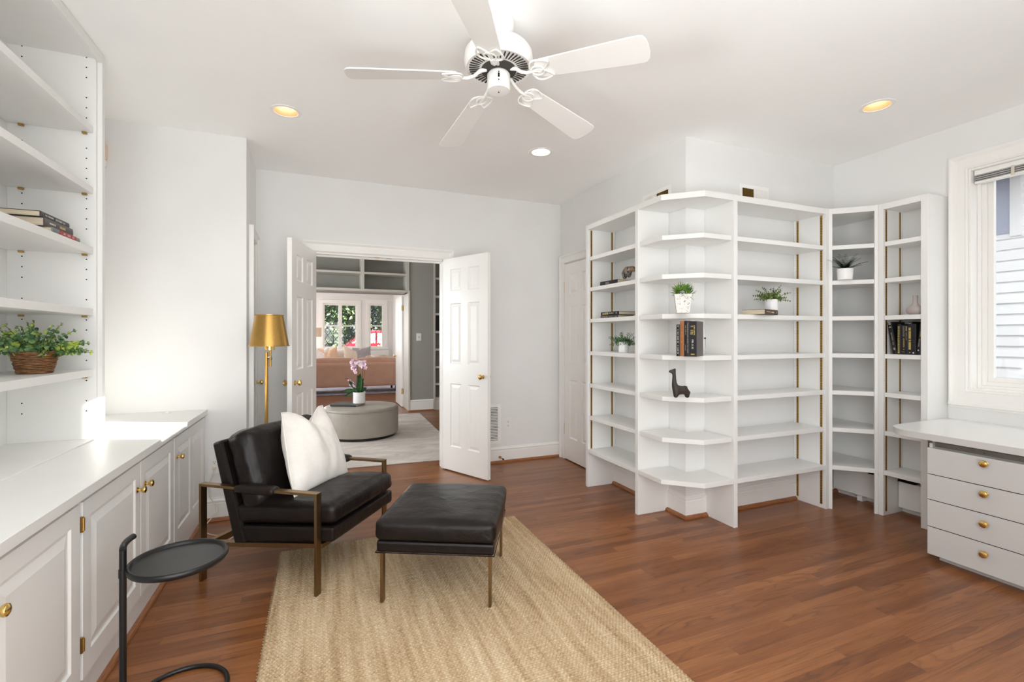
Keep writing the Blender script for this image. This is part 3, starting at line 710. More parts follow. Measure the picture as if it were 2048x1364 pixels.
def hutch():
    X0, XF = -1.38, -1.04; Y1 = 3.030; Y0 = 0.9
    t = Thing('tall_bookcase', 'tall white bookcase standing on the left counter up to the ceiling', 'bookcase', (-1.2, 2.0, 0.789))
    t.part('side_panel', MB().box(X0, XF-0.002, Y1-0.045, Y1, 0.789, CEIL-0.002), 'cabinet', bevel=0.0015)
    t.part('side_panel', MB().box(X0, XF-0.002, Y0, Y0+0.045, 0.789, CEIL-0.002), 'cabinet', bevel=0.0015)
    t.part('back_panel', MB().box(X0-0.012, X0, Y0, Y1, 0.789, CEIL-0.002), 'cabinet')
    t.part('face_frame', MB().box(XF-0.002, XF+0.018, Y1-0.030, Y1+0.004, 0.789, CEIL-0.002).box(XF-0.002, XF+0.018, Y0, Y1-0.030, CEIL-0.05, CEIL-0.002), 'cabinet', bevel=0.002)
    t.part('top_panel', MB().box(X0, XF-0.002, Y0+0.045, Y1-0.045, CEIL-0.04, CEIL-0.002), 'cabinet')
    t.part('bottom_cleat', MB().box(XF-0.012, XF+0.006, Y0, Y1-0.03, 0.789, 0.797), 'cabinet', bevel=0.002)
    holes = MB()
    for k in range(38):
        z = 0.93+k*0.0505
        for x in (X0+0.055, XF-0.040):
            if any(abs(z-s+0.012) < 0.03 for s in (1.138, 1.441, 1.748, 2.050, 2.355)): continue
            if (k*7) % 5 == 4: continue
            holes.lathe([(0.0032, 0), (0.0032, 0.0006)], (0, 0, 0), 8, 'Y'); n = 16
            for i in range(len(holes.v)-n, len(holes.v)): v = holes.v[i]; holes.v[i] = (v[0]+x, v[1]+Y1-0.0455, v[2]+z)
    o = t.part('pin_holes', holes, 'dark'); o['kind'] = 'stuff'
    for z in (1.138, 1.441, 1.748, 2.050, 2.355):
        sh = t.part('shelf', MB().box(X0+0.002, XF-0.012, Y0+0.047, Y1-0.047, z-0.034, z), 'cabinet', bevel=0.002)
        for x in (X0+0.055, XF-0.045):
            m = MB().box(x-0.009, x+0.009, Y1-0.060, Y1-0.0455, z-0.044, z-0.0345); m.xf(t.inv)
            o = link('shelf_pin', m.mesh('shelf_pin', 'oldbrass')); o.parent = sh
hutch()
# =================================================================== RIGHT BUILT-IN BOOKCASES
SZ = [0.330, 0.615, 0.895, 1.175, 1.455, 1.725, 1.990]; ZT = 2.268; PT = 0.034; SH = 0.032
XU, XA, YU, YC = 2.148, 2.430, 2.396, 2.658
P1, P2, P3, P4, P5, P6 = 3.563, 2.852, 2.624, 3.568, 2.185, 1.883
def standard(t, a, b, z0, z1, nn):
    """slotted brass shelf standard; a = foot centre, b = width direction"""
    a = Vector(a); b_ = Vector(b).normalized(); nn = Vector(nn).normalized(); mb = MB()
    mb.obox(a-b_*0.008+Vector((0, 0, z0)), b_*0.016, nn*0.003, (0, 0, z1-z0))
    s = t.part('shelf_standard', mb, 'oldbrass', label='slotted brass shelf standard')
    m2 = MB(); z = z0+0.01
    while z < z1-0.012: m2.obox(a-b_*0.0035+nn*0.0025+Vector((0, 0, z)), b_*0.007, nn*0.0012, (0, 0, 0.0065)); z += 0.0127
    m2.xf(t.inv); o = link('slots', m2.mesh('slots', 'dark')); o.parent = s; o['kind'] = 'stuff'
# unit along the closet wall
t = Thing('bookcase', 'narrow white built-in bookcase beside the closet door', 'bookcase', (2.29, 3.2, 0), group='white built-in bookcases on the right')
t.part('side_panel', MB().box(XU, XA, P1-PT, P1, 0, ZT), 'cabinet', bevel=0.0015)
t.part('side_panel', MB().box(XU, XA, P2-PT/2, P2+PT/2, 0, ZT), 'cabinet', bevel=0.0015)
t.part('top_panel', MB().box(XU+0.001, XA, P2+PT/2, P1-PT, ZT-0.042, ZT-0.0005), 'cabinet', bevel=0.001)
for i, z in enumerate(SZ): t.part('shelf', MB().box(XU+(0.001 if i == 0 else 0.012), XA-0.002, P2+PT/2+0.0015, P1-PT-0.0015-(0 if i == 0 else 0.003), z-SH, z), 'cabinet', bevel=0.002)
standard(t, (XU+0.035, P1-PT, 0), (1, 0, 0), 0.33, ZT-0.045, (0, -1, 0)); standard(t, (XA-0.035, P1-PT, 0), (1, 0, 0), 0.33, ZT-0.045, (0, -1, 0))
# open corner unit wrapping the column
def corner_poly(g): return [(XA-0.001, P2-PT/2-g), (XU+g, P2-PT/2-g), (XU+g, 2.585), (2.352, YU+g), (P3-PT/2-g, YU+g), (P3-PT/2-g, YC-0.001), (XA-0.001, YC-0.001)]
t = Thing('corner_shelves', 'white open corner shelves wrapping the column between two bookcases', 'shelves', (2.3, 2.6, 0))
for i, z in enumerate(SZ): t.part('shelf', MB().prism(corner_poly(0.0015 if i == 0 else 0.010), z-SH, z), 'cabinet', bevel=0.002)
t.part('top_panel', MB().prism(corner_poly(0.001), ZT-0.040, ZT-0.0005), 'cabinet', bevel=0.001)
for (y0, y1) in ((P2-PT/2-0.012, P2-PT/2-0.001),): pass
# unit on the column's face
t = Thing('bookcase', 'wide white built-in bookcase on the column face, its lowest bay open to the floor', 'bookcase', (3.1, 2.53, 0), group='white built-in bookcases on the right')
t.part('side_panel', MB().box(P3-PT/2, P3+PT/2, YU, YC, 0, ZT), 'cabinet', bevel=0.0015)
t.part('side_panel', MB().box(P4-PT, P4, YU, YC, 0, ZT), 'cabinet', bevel=0.0015)
t.part('top_panel', MB().box(P3+PT/2, P4-PT, YU+0.001, YC, ZT-0.042, ZT-0.0005), 'cabinet', bevel=0.001)
for i, z in enumerate(SZ): t.part('shelf', MB().box(P3+PT/2+0.0015, P4-PT-0.0015, YU+(0.001 if i == 0 else 0.012), YC-0.002, z-SH, z), 'cabinet', bevel=0.002)
standard(t, (P4-PT, YU+0.035, 0), (0, 1, 0), 0.03, ZT-0.045, (-1, 0, 0)); standard(t, (P4-PT, YC-0.035, 0), (0, 1, 0), 0.03, ZT-0.045, (-1, 0, 0))
# angled corner unit
A5 = Vector((P4, YU, 0)); B5 = Vector((3.791, P5, 0)); dd = (B5-A5).normalized(); nn = Vector((-dd.y, dd.x, 0)); nn = nn if nn.y > 0 else -nn
def dpoly(g, h=0.0): return [tuple((A5+dd*(0.02+h)+nn*g)[:2]), tuple((B5-dd*(0.02+h)+nn*g)[:2]), (4.018, P5+0.02), (4.018, YC-0.004), (P4+0.004, YC-0.004), (P4+0.004, YU+0.02)]
t = Thing('corner_bookcase', 'angled white built-in bookcase filling the far right corner', 'bookcase', (3.75, 2.4, 0), group='white built-in bookcases on the right')
for i, z in enumerate(SZ): t.part('shelf', MB().prism(dpoly(0.001 if i == 0 else 0.010), z-SH, z), 'cabinet', bevel=0.002)
t.part('top_panel', MB().prism(dpoly(0.001), ZT-0.042, ZT-0.0005), 'cabinet', bevel=0.001)
t.part('stile', MB().prism([tuple(A5[:2]), tuple((A5+dd*0.022)[:2]), tuple((A5+dd*0.022+nn*0.02)[:2]), (P4+0.001, YU+0.03)], 0, ZT), 'cabinet', bevel=0.001)
t.part('stile', MB().prism([tuple((B5-dd*0.022)[:2]), tuple(B5[:2]), (3.80, P5+0.014), tuple((B5-dd*0.022+nn*0.02)[:2])], 0, ZT), 'cabinet', bevel=0.001)
standard(t, (P4+0.003, YC-0.10, 0), (0, 1, 0), 0.33, ZT-0.06, (1, 0, 0))
# unit on the window wall
t = Thing('bookcase', 'white built-in bookcase between the corner and the window, filled with dark books', 'bookcase', (3.9, 2.03, 0), group='white built-in bookcases on the right')
XW = 3.791
t.part('side_panel', MB().box(XW, 4.02, P5-PT, P5, 0, ZT), 'cabinet', bevel=0.0015)
t.part('side_panel', MB().box(XW, 4.02, P6-0.002, P6+PT+0.004, 0, ZT), 'cabinet', bevel=0.0015)
t.part('top_panel', MB().box(XW+0.001, 4.02, P6+PT+0.004, P5-PT, ZT-0.042, ZT-0.0005), 'cabinet', bevel=0.001)
for i, z in enumerate(SZ): t.part('shelf', MB().box(XW+(0.001 if i == 0 else 0.012), 4.018, P6+PT+0.0055, P5-PT-0.0015, z-SH, z), 'cabinet', bevel=0.002)
standard(t, (XW+0.03, P5-PT, 0), (1, 0, 0), 0.03, ZT-0.045, (0, -1, 0)); standard(t, (3.985, P5-PT, 0), (1, 0, 0), 0.33, ZT-0.045, (0, -1, 0))
# heater cover under the right bookcases
t = Thing('baseboard_heater', 'white metal baseboard heater under the bookcases on the window wall', 'heater', (3.98, 2.15, 0))
t.part('cover', MB().box(3.955, 4.02, 1.95, 2.145, 0.045, 0.235).box(3.955, 4.02, 2.19, 2.62, 0.045, 0.235), 'cabinet', bevel=0.004)
t.part('vent_slot', MB().box(3.952, 4.02, 2.04, 2.145, 0.236, 0.258).box(3.952, 4.02, 2.19, 2.35, 0.236, 0.258), 'dark')
t.part('foot', MB().box(3.965, 4.02, 1.95, 1.97, 0, 0.045).box(3.965, 4.02, 2.40, 2.44, 0, 0.045), 'cabinet')
# =================================================================== DESK WITH DRAWERS
t = Thing('drawer_cabinet', 'white four-drawer cabinet with brass knobs under the desktop by the window', 'drawers', (3.6, 1.2, 0))
YD = 1.632; YE = 0.62
t.part('body', MB().box(3.325, 4.02, YE, YD-0.004, 0.035, 0.697).box(3.305, 4.02, YD-0.016, YD, 0.035, 0.68), 'desk', bevel=0.001)
t.part('plinth', MB().box(3.345, 4.0, YE+0.01, YD-0.03, 0, 0.034), 'desk')
t.part('rail', MB().box(3.302, 3.325, YE, YD-0.03, 0.664, 0.690), 'steel')
zz = [(0.038, 0.197), (0.201, 0.353), (0.357, 0.501), (0.505, 0.655)]
for (a, c), kz in zip(zz, (0.142, 0.303, 0.463, 0.624)):
    d = t.part('drawer', MB().box(3.285, 3.3045, YE, YD, a, c), 'desk', bevel=0.001)
    k = knob_mb((3.285, 1.373, kz), (-1, 0, 0), 0.0185, 0.026); k.xf(Matrix.Identity(4)); k.xf(t.inv)
    o = link('knob', k.mesh('knob', 'brass', 0.8)); o.parent = d
for (a, c) in ((0.197, 0.201), (0.353, 0.357), (0.501, 0.505)): t.part('shadow_gap', MB().box(3.2865, 3.304, YE, YD-0.01, a, c), 'dark')
def deskpoly():
    p = [(4.022, 0.60), (4.022, P6-0.006), (3.79, P6-0.006), (3.70, P6-0.008), (3.45, P6-0.012)]
    cx, cy, rx, ry = 3.42, 1.70, 0.152, 0.163
    for i in range(0, 11):
        a = PI/2+PI/2*i/10; p.append((cx+rx*math.cos(a), cy+ry*math.sin(a)))
    return p+[(3.268, 0.60)]
t = Thing('desktop', 'white laminate desktop with rounded end running under the window', 'desktop', (3.6, 1.0, 0.70))
t.part('slab', MB().prism(deskpoly(), 0.700, 0.737), 'desk', bevel=0.001)
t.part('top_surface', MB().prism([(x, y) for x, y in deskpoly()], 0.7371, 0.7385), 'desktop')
# =================================================================== SOFT FORMS
def cushion(w, d, h, r=0.03, crown=0.03, n=18, wr=0.0, seed=0.0, side=0.0, pinch=0.0):
    """rounded box cushion centred in x,y, z from 0 to h plus crown; wr = wrinkle height"""
    bm = bmesh.new(); bmesh.ops.create_cube(bm, size=2.0); bmesh.ops.subdivide_edges(bm, edges=bm.edges[:], cuts=n, use_grid_fill=True)
    hx, hy, hz = w/2, d/2, h/2; mb = MB(); vs = []
    for v in bm.verts:
        x, y, z = v.co
        p = Vector((x*hx, y*hy, z*hz)); q = Vector((max(-hx+r, min(hx-r, p.x)), max(-hy+r, min(hy-r, p.y)), max(-hz+r, min(hz-r, p.z))))
        e = p-q
        if e.length > 1e-6: p = q+e.normalized()*min(r, e.length if e.length < r else r) if (abs(x) > .999)+(abs(y) > .999)+(abs(z) > .999) else p
        k = (1-x*x)*(1-y*y)
        p.z += crown*k**0.7*(1 if z > 0 else -0.15)*abs(z)
        b = (1-z*z); p.x += side*x*b*(1-y*y); p.y += side*y*b*(1-x*x)
        if wr:
            p += Vector((0, 0, 1))*wr*(noise.noise(Vector((p.x*7+seed, p.y*22, p.z*8)))+0.5*noise.noise(Vector((p.x*20, p.y*9+seed, p.z*14))))
            p += Vector((x, y, 0))*wr*0.6*noise.noise(Vector((p.x*14+seed, p.y*14, p.z*20)))
        vs.append(p+Vector((0, 0, hz)))
    bm.verts.index_update(); mb.add(vs, [tuple(v.index for v in f.verts) for f in bm.faces]); bm.free(); return mb
def throw_pillow(w, h, T, chop=0.0, ear=0.035, n=26, seed=0.0, taper=0.0):
    """scatter cushion in the x (width) / z (height) plane, thickness along y"""
    mb = MB(); vs = []; fs = []
    for s in (1, -1):
        for j in range(n+1):
            for i in range(n+1):
                u = 2*i/n-1; v = 2*j/n-1
                fx = 1-ear*2.2*(1-abs(v)**1.6)*(1) ; fz = 1-ear*1.6*(1-abs(u)**1.6)
                x = u*w/2*fx; z = v*h/2*fz
                if taper: x += (1-u)/2*w*taper*((v+1)/2)**1.5
                if v > 0: z -= chop*v**2.2*max(0, 1-abs(u-0.05)*1.35)**1.3
                th = ((1-abs(u)**2.6)*(1-abs(v)**2.6))**0.62
                if v > 0: th *= 1-0.45*v*max(0, 1-abs(u)*2.2)*(1 if chop else 0)
                y = s*T/2*th
                y += s*0.016*th*noise.noise(Vector((x*11+seed, z*6, s*2.0)))+0.004*th*noise.noise(Vector((x*26, z*18+seed, s)))
                vs.append((x, y, z+h/2))
    m = n+1
    for s in (0, 1):
        o = s*m*m
        for j in range(n):
            for i in range(n):
                q = (o+j*m+i, o+j*m+i+1, o+(j+1)*m+i+1, o+(j+1)*m+i); fs.append(q[::-1] if s == 0 else q)
    mb.add(vs, fs)
    rim = [(i, 0) for i in range(n)]+[(n, j) for j in range(n)]+[(n-i, n) for i in range(n)]+[(0, n-j) for j in range(n)]
    pts = [vs[j*m+i] for i, j in rim]
    return mb, pts
def weld(o, d=0.0004):
    w = o.modifiers.new('weld', 'WELD'); w.merge_threshold = d
# =================================================================== ARMCHAIR
CO = Vector((-0.595, 2.945, 0)); CU = Vector((0.8097, -0.5868, 0)); ROTC = math.atan2(CU.y, CU.x)
def CW(u, v, z): return tuple(CO+CU*u+Vector((-CU.y, CU.x, 0))*v+Vector((0, 0, z)))
t = Thing('armchair', 'dark brown leather armchair with a flat bronze metal frame', 'armchair', tuple(CO), ROTC)
P = lambda n, mb, m, **k: t.part(n, mb, m, world=False, **k)
BW, BT = 0.038, 0.014
for v0 in (0.0, 0.700-BW):
    b = MB(); b.box(0, BT, v0, v0+BW, 0, 0.520); fr0 = P('leg', b, 'bronze', bevel=0.001)
    b = MB(); b.box(0.716-BT, 0.716, v0, v0+BW, 0.0125, 0.520); P('leg', b, 'bronze', bevel=0.001)
    b = MB(); b.box(BT, 0.716-BT, v0, v0+BW, 0.520-BT, 0.520); P('arm_rail', b, 'bronze', bevel=0.001)
    b = MB(); pr = []
    c = cushion(0.240, 0.068, 0.040, 0.018, 0.006, 10); c.xf(Matrix.Translation((0.348, v0+BW/2, 0.491))); P('arm_pad', c, 'leather', smooth=3)
P('crossbar', MB().box(0.0, 0.03, BW, 0.700-BW, 0.165, 0.200), 'bronze', bevel=0.001)
P('crossbar', MB().box(0.69, 0.72, 0.073, 0.627, 0.234, 0.258), 'bronze', bevel=0.001)
for v0 in (0.035, 0.627):
    b = MB(); b.obox((0.03, v0, 0.176), (0.695, 0, 0.062), (0, 0.038, 0), (0, 0, 0.022)); P('seat_rail', b, 'bronze', bevel=0.001)
def hexa(pts8): return MB().add(pts8, [(0, 3, 2, 1), (4, 5, 6, 7), (0, 1, 5, 4), (1, 2, 6, 5), (2, 3, 7, 6), (3, 0, 4, 7)])
def platform(u0, u1, v0, v1, zb0, zb1, zt0, zt1):
    mb = hexa([(u0, v0, zb0), (u1, v0, zb1), (u1, v1, zb1), (u0, v1, zb0), (u0, v0, zt0), (u1, v0, zt1), (u1, v1, zt1), (u0, v1, zt0)]); return mb
V0, V1 = 0.045, 0.655
P('seat_base', platform(0.19, 0.782, V0, V1, 0.203, 0.270, 0.300, 0.345), 'leather', bevel=0.014)
P('back_shell', hexa([(0.185, V0-0.004, 0.195), (0.262, V0-0.004, 0.208), (0.262, V1+0.004, 0.208), (0.185, V1+0.004, 0.195), (0.040, V0-0.004, 0.728), (0.098, V0-0.004, 0.748), (0.098, V1+0.004, 0.748), (0.040, V1+0.004, 0.728)]), 'leather', bevel=0.014)
c = cushion(0.600, 0.615, 0.105, 0.034, 0.026, 22, 0.004, 2.0, 0.006)
c.xf(Matrix.Translation((0.492, 0.350, 0.330)) @ Matrix.Rotation(R(-5.0), 4, 'Y'))
P('seat_cushion', c, 'leather', smooth=3)
c = cushion(0.430, 0.600, 0.150, 0.052, 0.024, 22, 0.010, 5.0, 0.004)
# stand it up: local x -> height, z -> forward
Mx = Matrix.Translation((0.232, 0.350, 0.585)) @ Matrix.Rotation(R(-15.5), 4, 'Y') @ Matrix(((0, 0, 1, 0), (0, 1, 0, 0), (1, 0, 0, 0), (0, 0, 0, 1))) @ Matrix.Translation((0, 0, -0.075))
c.xf(Mx); c.f = [f[::-1] for f in c.f]
bc = P('back_cushion', c, 'leather', smooth=3)
def seam(pts, parent, inv=None, mat='leather', r=0.0028):
    m = MB().tube(pts, r, 6); o = link('seam', m.mesh('seam', mat, 3)); o.parent = parent; return o
# scatter cushion
wv = Vector((-CU.y, CU.x, 0))
pm, rim = throw_pillow(0.505, 0.475, 0.200, chop=0.10, ear=0.02, seed=3, taper=0.26, n=40)
def pl_frame(bl, br, tl):
    bl, br, tl = map(Vector, (bl, br, tl)); X = (br-bl).normalized(); Z = (tl-bl); Z = (Z-X*Z.dot(X)).normalized(); Y = Z.cross(X)
    m = Matrix((X, Y, Z)).transposed().to_4x4(); m.translation = (bl+br)/2; return m
Mp = pl_frame(CW(0.50, 0.100, 0.440), CW(0.495, 0.640, 0.425), CW(0.305, 0.100, 0.86))
t2 = Thing('throw_pillow', 'off-white linen throw pillow with a chopped top leaning on the leather armchair', 'pillow', tuple(Mp.translation))
pm.xf(Mp); o = t2.part('pillow_cover', pm, 'linen', smooth=3); weld(o)
m = MB().tube([tuple(Mp @ Vector(p)) for p in rim], 0.0032, 6, closed=True); t2.part('piping', m, 'linen', smooth=3)
# =================================================================== FOOTSTOOL
FA = Vector((0.245, 2.345, 0)); FU = Vector((0.894, -0.447, 0)).normalized(); FV = Vector((-FU.y, FU.x, 0)); WF, DF = 0.578, 0.600
t = Thing('footstool', 'dark brown leather ottoman on four flat bronze legs beside the armchair', 'footstool', tuple(FA), math.atan2(FU.y, FU.x))
for (a, c, k) in ((0.018, 0.020, 0), (WF-0.032, 0.020, 1), (WF-0.032, DF-0.058, 2), (0.018, DF-0.058, 3)):
    t.part('leg', MB().box(a, a+0.014, c, c+0.036, 0.0125, 0.262), 'bronze', world=False, bevel=0.001)
fb = t.part('base', MB().box(0.004, WF-0.004, 0.004, DF-0.004, 0.262, 0.318), 'leather', world=False, bevel=0.012)
m = MB().tube([(0.002, 0.002, 0.264), (WF-0.002, 0.002, 0.264), (WF-0.002, DF-0.002, 0.264), (0.002, DF-0.002, 0.264)], 0.003, 6, closed=True)
o = link('piping', m.mesh('piping', 'leather', 3)); o.parent = fb
c = cushion(WF+0.008, DF+0.008, 0.100, 0.028, 0.020, 24, 0.0035, 9.0, 0.005); c.xf(Matrix.Translation((WF/2, DF/2, 0.316)))
fc = t.part('cushion', c, 'leather', world=False, smooth=3)
m = MB()
for zz_ in (0.406,):
    g = 0.001; m.tube([(g, g, zz_), (WF-g, g, zz_), (WF-g, DF-g, zz_), (g, DF-g, zz_)], 0.0022, 6, closed=True)
# =================================================================== JUTE RUG
def jute():
    x0, x1, y0, y1 = -0.222, 1.302, 0.75, 3.150; step = 0.0042; yv = 1.05
    nx = int((x1-x0)/step); ny = int((y1-yv)/0.0036); vs = []; px, py = 0.0168, 0.0118
    for j in range(ny+1):
        y = yv+(y1-yv)*j/ny; row = math.floor(y/py); fy = y/py-row
        for i in range(nx+1):
            x = x0+(x1-x0)*i/nx; xx = x/px+0.5*(row % 2)+0.18*noise.noise(Vector((x*9, row*0.7, 0))); fx = xx-math.floor(xx)
            k = (math.sin(PI*fy)**0.7)*(math.sin(PI*fx)**0.55)
            h = 0.0035+0.0088*k+0.0014*noise.noise(Vector((x*60, y*60, 1)))
            ex = 0.0; e = min(x-x0, x1-x, y1-y)
            if e < 0.006: h *= 0.35
            xo = x
            if i in (0, nx): xo += 0.004*math.sin(2*PI*y/0.02)+0.003*noise.noise(Vector((y*30, i, 0)))
            vs.append((xo, y, h))
    mb = MB(); m = nx+1
    mb.add(vs, [(j*m+i, j*m+i+1, (j+1)*m+i+1, (j+1)*m+i) for j in range(ny) for i in range(nx)])
    mb.box(x0, x1, y0, yv+0.002, 0.0005, 0.0105)
    mb.box(x0+0.002, x1-0.002, yv, y1-0.002, 0.0005, 0.0055)
    t = Thing('area_rug', 'tan braided jute rug under the armchair and footstool', 'rug', (0.54, 2.0, 0))
    t.part('pile', mb, 'jute', smooth=3)
jute()
# =================================================================== SIDE TABLE
tc = Vector((-0.470, 2.030, 0)); tr = 0.153
t = Thing('side_table', 'black metal C-shaped side table with a round tray top and hooked post', 'side table', (tc.x, tc.y, 0))
zt = 0.509
t.part('tray', MB().lathe([(0.0, zt-0.016), (tr-0.020, zt-0.016), (tr-0.014, zt-0.022), (tr-0.005, zt-0.022), (tr, zt-0.014), (tr, zt-0.004), (tr-0.004, zt), (tr-0.009, zt), (tr-0.013, zt-0.004), (tr-0.018, zt-0.0105), (0.0, zt-0.0115)], (tc.x, tc.y, 0), 72, caps=False), 'black', smooth=0.9)
a0 = math.atan2(1.985-2.030, -0.616+0.470)
pp = tc+Vector((math.cos(a0), math.sin(a0), 0))*(tr+0.004)
t.part('post', MB().tube([(pp.x, pp.y, 0.008), (pp.x, pp.y, 0.30), (pp.x, pp.y, 0.575)], 0.0105, 16), 'black', smooth=0.9)
hk = []
for i in range(9):
    w = a0-0.62*i/8; q = tc+Vector((math.cos(w), math.sin(w), 0))*(tr+0.004); hk.append((q.x, q.y, 0.578+0.006*math.sin(i/8*1.5)))
t.part('handle_hook', MB().tube(hk, [0.0105]*9, 14), 'black', smooth=0.9)
t.part('collar', MB().tube([(pp.x, pp.y, zt-0.026), (pp.x, pp.y, zt+0.002)], 0.0125, 16), 'black', smooth=0.9)
ring = [tuple(tc+Vector((math.cos(a0+R(d)), math.sin(a0+R(d)), 0))*(tr-0.004)+Vector((0, 0, 0.009))) for d in range(0, 361, 8)]
t.part('base_ring', MB().tube(ring, 0.0085, 12), 'black', smooth=0.9)
# =================================================================== FLOOR LAMP
lx, ly = -0.350, 3.75
t = Thing('floor_lamp', 'antique brass pharmacy floor lamp with a tapered metal shade behind the armchair', 'lamp', (lx, ly, 0))
sx = lx+0.018
t.part('base', MB().lathe([(0.12, 0), (0.12, 0.012), (0.10, 0.020), (0.016, 0.028)], (lx, ly, 0), 40), 'oldbrass', smooth=0.7)
t.part('pole', MB().tube([(lx, ly, 0.02), (lx, ly, 1.192)], 0.0115, 20), 'oldbrass', smooth=0.9)
t.part('clamp', MB().box(lx-0.008, sx+0.012, ly-0.008, ly+0.008, 1.150, 1.162), 'steel', bevel=0.002)
t.part('stem', MB().tube([(sx+0.006, ly, 1.090), (sx+0.006, ly, 1.225)], 0.0075, 16).lathe([(0.006, 1.136), (0.012, 1.140), (0.012, 1.150), (0.006, 1.156)], (sx+0.006, ly, 0), 18), 'oldbrass', smooth=0.8)
t.part('socket_collar', MB().lathe([(0.012, 1.205), (0.034, 1.207), (0.034, 1.240), (0.02, 1.244)], (sx+0.002, ly, 0), 28), 'brass', smooth=0.7)
t.part('shade', MB().lathe([(0.128, 1.233), (0.133, 1.234), (0.133, 1.240), (0.128, 1.241), (0.091, 1.448), (0.094, 1.450), (0.094, 1.456), (0.089, 1.457), (0.086, 1.450), (0.1255, 1.2345)], (sx, ly, 0), 56, caps=False), 'oldbrass', smooth=0.7)
t.part('spider', MB().tube([(sx-0.126, ly, 1.243), (sx+0.126, ly, 1.243)], 0.003, 6), 'oldbrass')
# cord on the floor by the end wall
single('lamp_cord', MB().tube([(-0.69, 3.872, 0.36), (-0.695, 3.85, 0.33), (-0.72, 3.84, 0.26), (-0.71, 3.83, 0.19), (-0.665, 3.80, 0.13), (-0.655, 3.74, 0.10), (-0.70, 3.70, 0.05), (-0.72, 3.66, 0.012), (-0.66, 3.60, 0.006), (-0.60, 3.55, 0.006), (-0.60, 3.46, 0.006), (-0.66, 3.40, 0.006), (-0.70, 3.33, 0.006), (-0.66, 3.28, 0.006), (-0.58, 3.31, 0.006), (-0.56, 3.40, 0.006), (-0.52, 3.50, 0.006), (-0.45, 3.62, 0.006), (-0.40, 3.68, 0.006)], 0.0035, 8),
       'cord', 'clear ivory lamp cord looping down from the outlet behind the armchair', 'cord', smooth=3)
# =================================================================== WALL PLATES, VENTS
def outlet(name, label, c, U, Nn, cat='outlet', slots=True, group=None, w=0.07, h=0.115):
    c, U, Nn = Vector(c), Vector(U).normalized(), Vector(Nn).normalized(); Z = Vector((0, 0, 1))
    t = Thing(name, label, cat, tuple(c), group=group)
    t.part('plate', MB().obox(c-U*w/2-Z*h/2, U*w, Z*h, Nn*0.005), 'plate', bevel=0.0015)
    if slots:
        for dz in (0.021, -0.021):
            r = t.part('receptacle', MB().obox(c-U*0.017+Z*(dz-0.015)+Nn*0.005, U*0.034, Z*0.030, Nn*0.0015), 'plate', bevel=0.001)
            m = MB()
            for du in (-0.007, 0.005): m.obox(c+U*du+Z*(dz-0.002)+Nn*0.0064, U*0.0022, Z*0.009, Nn*0.0006)
            m.obox(c-U*0.002+Z*(dz-0.011)+Nn*0.0064, U*0.004, Z*0.005, Nn*0.0006); m.xf(t.inv); o = link('slots', m.mesh('slots', 'dark')); o.parent = r
    return t
outlet('wall_outlet', 'white duplex wall outlet to the right of the open right door leaf', (1.818, YB-0.001, 0.396), (1, 0, 0), (0, -1, 0))
outlet('wall_outlet', 'white wall outlet low inside the narrow bookcase by the closet door', (2.431, 2.985, 0.43), (0, 1, 0), (-1, 0, 0))
t = outlet('wall_outlet', 'white wall outlet behind the armchair with the lamp cord plugged in', (-0.690, 3.889, 0.392), (1, 0, 0), (0, -1, 0), w=0.08, h=0.125)
t.part('plug', MB().box(-0.70, -0.68, 3.868, 3.885, 0.358, 0.378), 'cord', bevel=0.003)
t = outlet('light_switch', 'white switch plate on the column behind the upright books', (2.602, 2.659, 1.262), (1, 0, 0), (0, -1, 0), cat='light switch', slots=False, w=0.075, h=0.120)
t.part('toggle', MB().box(2.595, 2.613, 2.648, 2.655, 1.285, 1.295), 'gap', bevel=0.001); t.part('track', MB().box(2.607, 2.614, 2.651, 2.655, 1.225, 1.288), 'gap')
t = Thing('door_chime', 'small peach and white chime box high on the left end wall', 'door chime', (-1.33, 3.888, 2.5))
t.part('cover', MB().box(-1.39, -1.297, 3.852, 3.888, 2.462, 2.565), 'peach', bevel=0.004); t.part('lower_cover', MB().box(-1.39, -1.300, 3.856, 3.888, 2.415, 2.461), 'plate', bevel=0.003)
t = Thing('door_stop', 'small brass door stop with a black tip on the baseboard', 'door stop', (1.720, 4.55, 0.05))
t.part('rod', MB().tube([(1.720, 4.553, 0.060), (1.720, 4.535, 0.060)], 0.013, 14).tube([(1.720, 4.545, 0.060), (1.728, 4.480, 0.055)], 0.005, 10), 'oldbrass', smooth=0.8)
t.part('tip', MB().tube([(1.728, 4.482, 0.055), (1.729, 4.468, 0.054)], 0.008, 12), 'tyre', smooth=0.8)
def grille(name, label, x0, x1, y, z0, z1, fx):
    pass
t = Thing('wall_vent', 'tall white louvred return vent low on the wall behind the open door', 'vent', (1.66, YB, 0.4))
t.part('frame', MB().box(1.56, 1.735, 4.560, 4.568, 0.195, 0.225).box(1.56, 1.735, 4.560, 4.568, 0.572, 0.600).box(1.56, 1.585, 4.560, 4.568, 0.225, 0.572).box(1.702, 1.735, 4.560, 4.568, 0.225, 0.572), 'trim', bevel=0.001)
t.part('backing', MB().box(1.585, 1.702, 4.5665, 4.5685, 0.225, 0.572), 'gap')
b = MB()
for k in range(22):
    z = 0.230+k*0.0158; b.obox((1.585, 4.5662, z), (0.117, 0, 0), (0, -0.006, -0.006), (0, 0, 0.003))
o = t.part('louvres', b, 'trim')
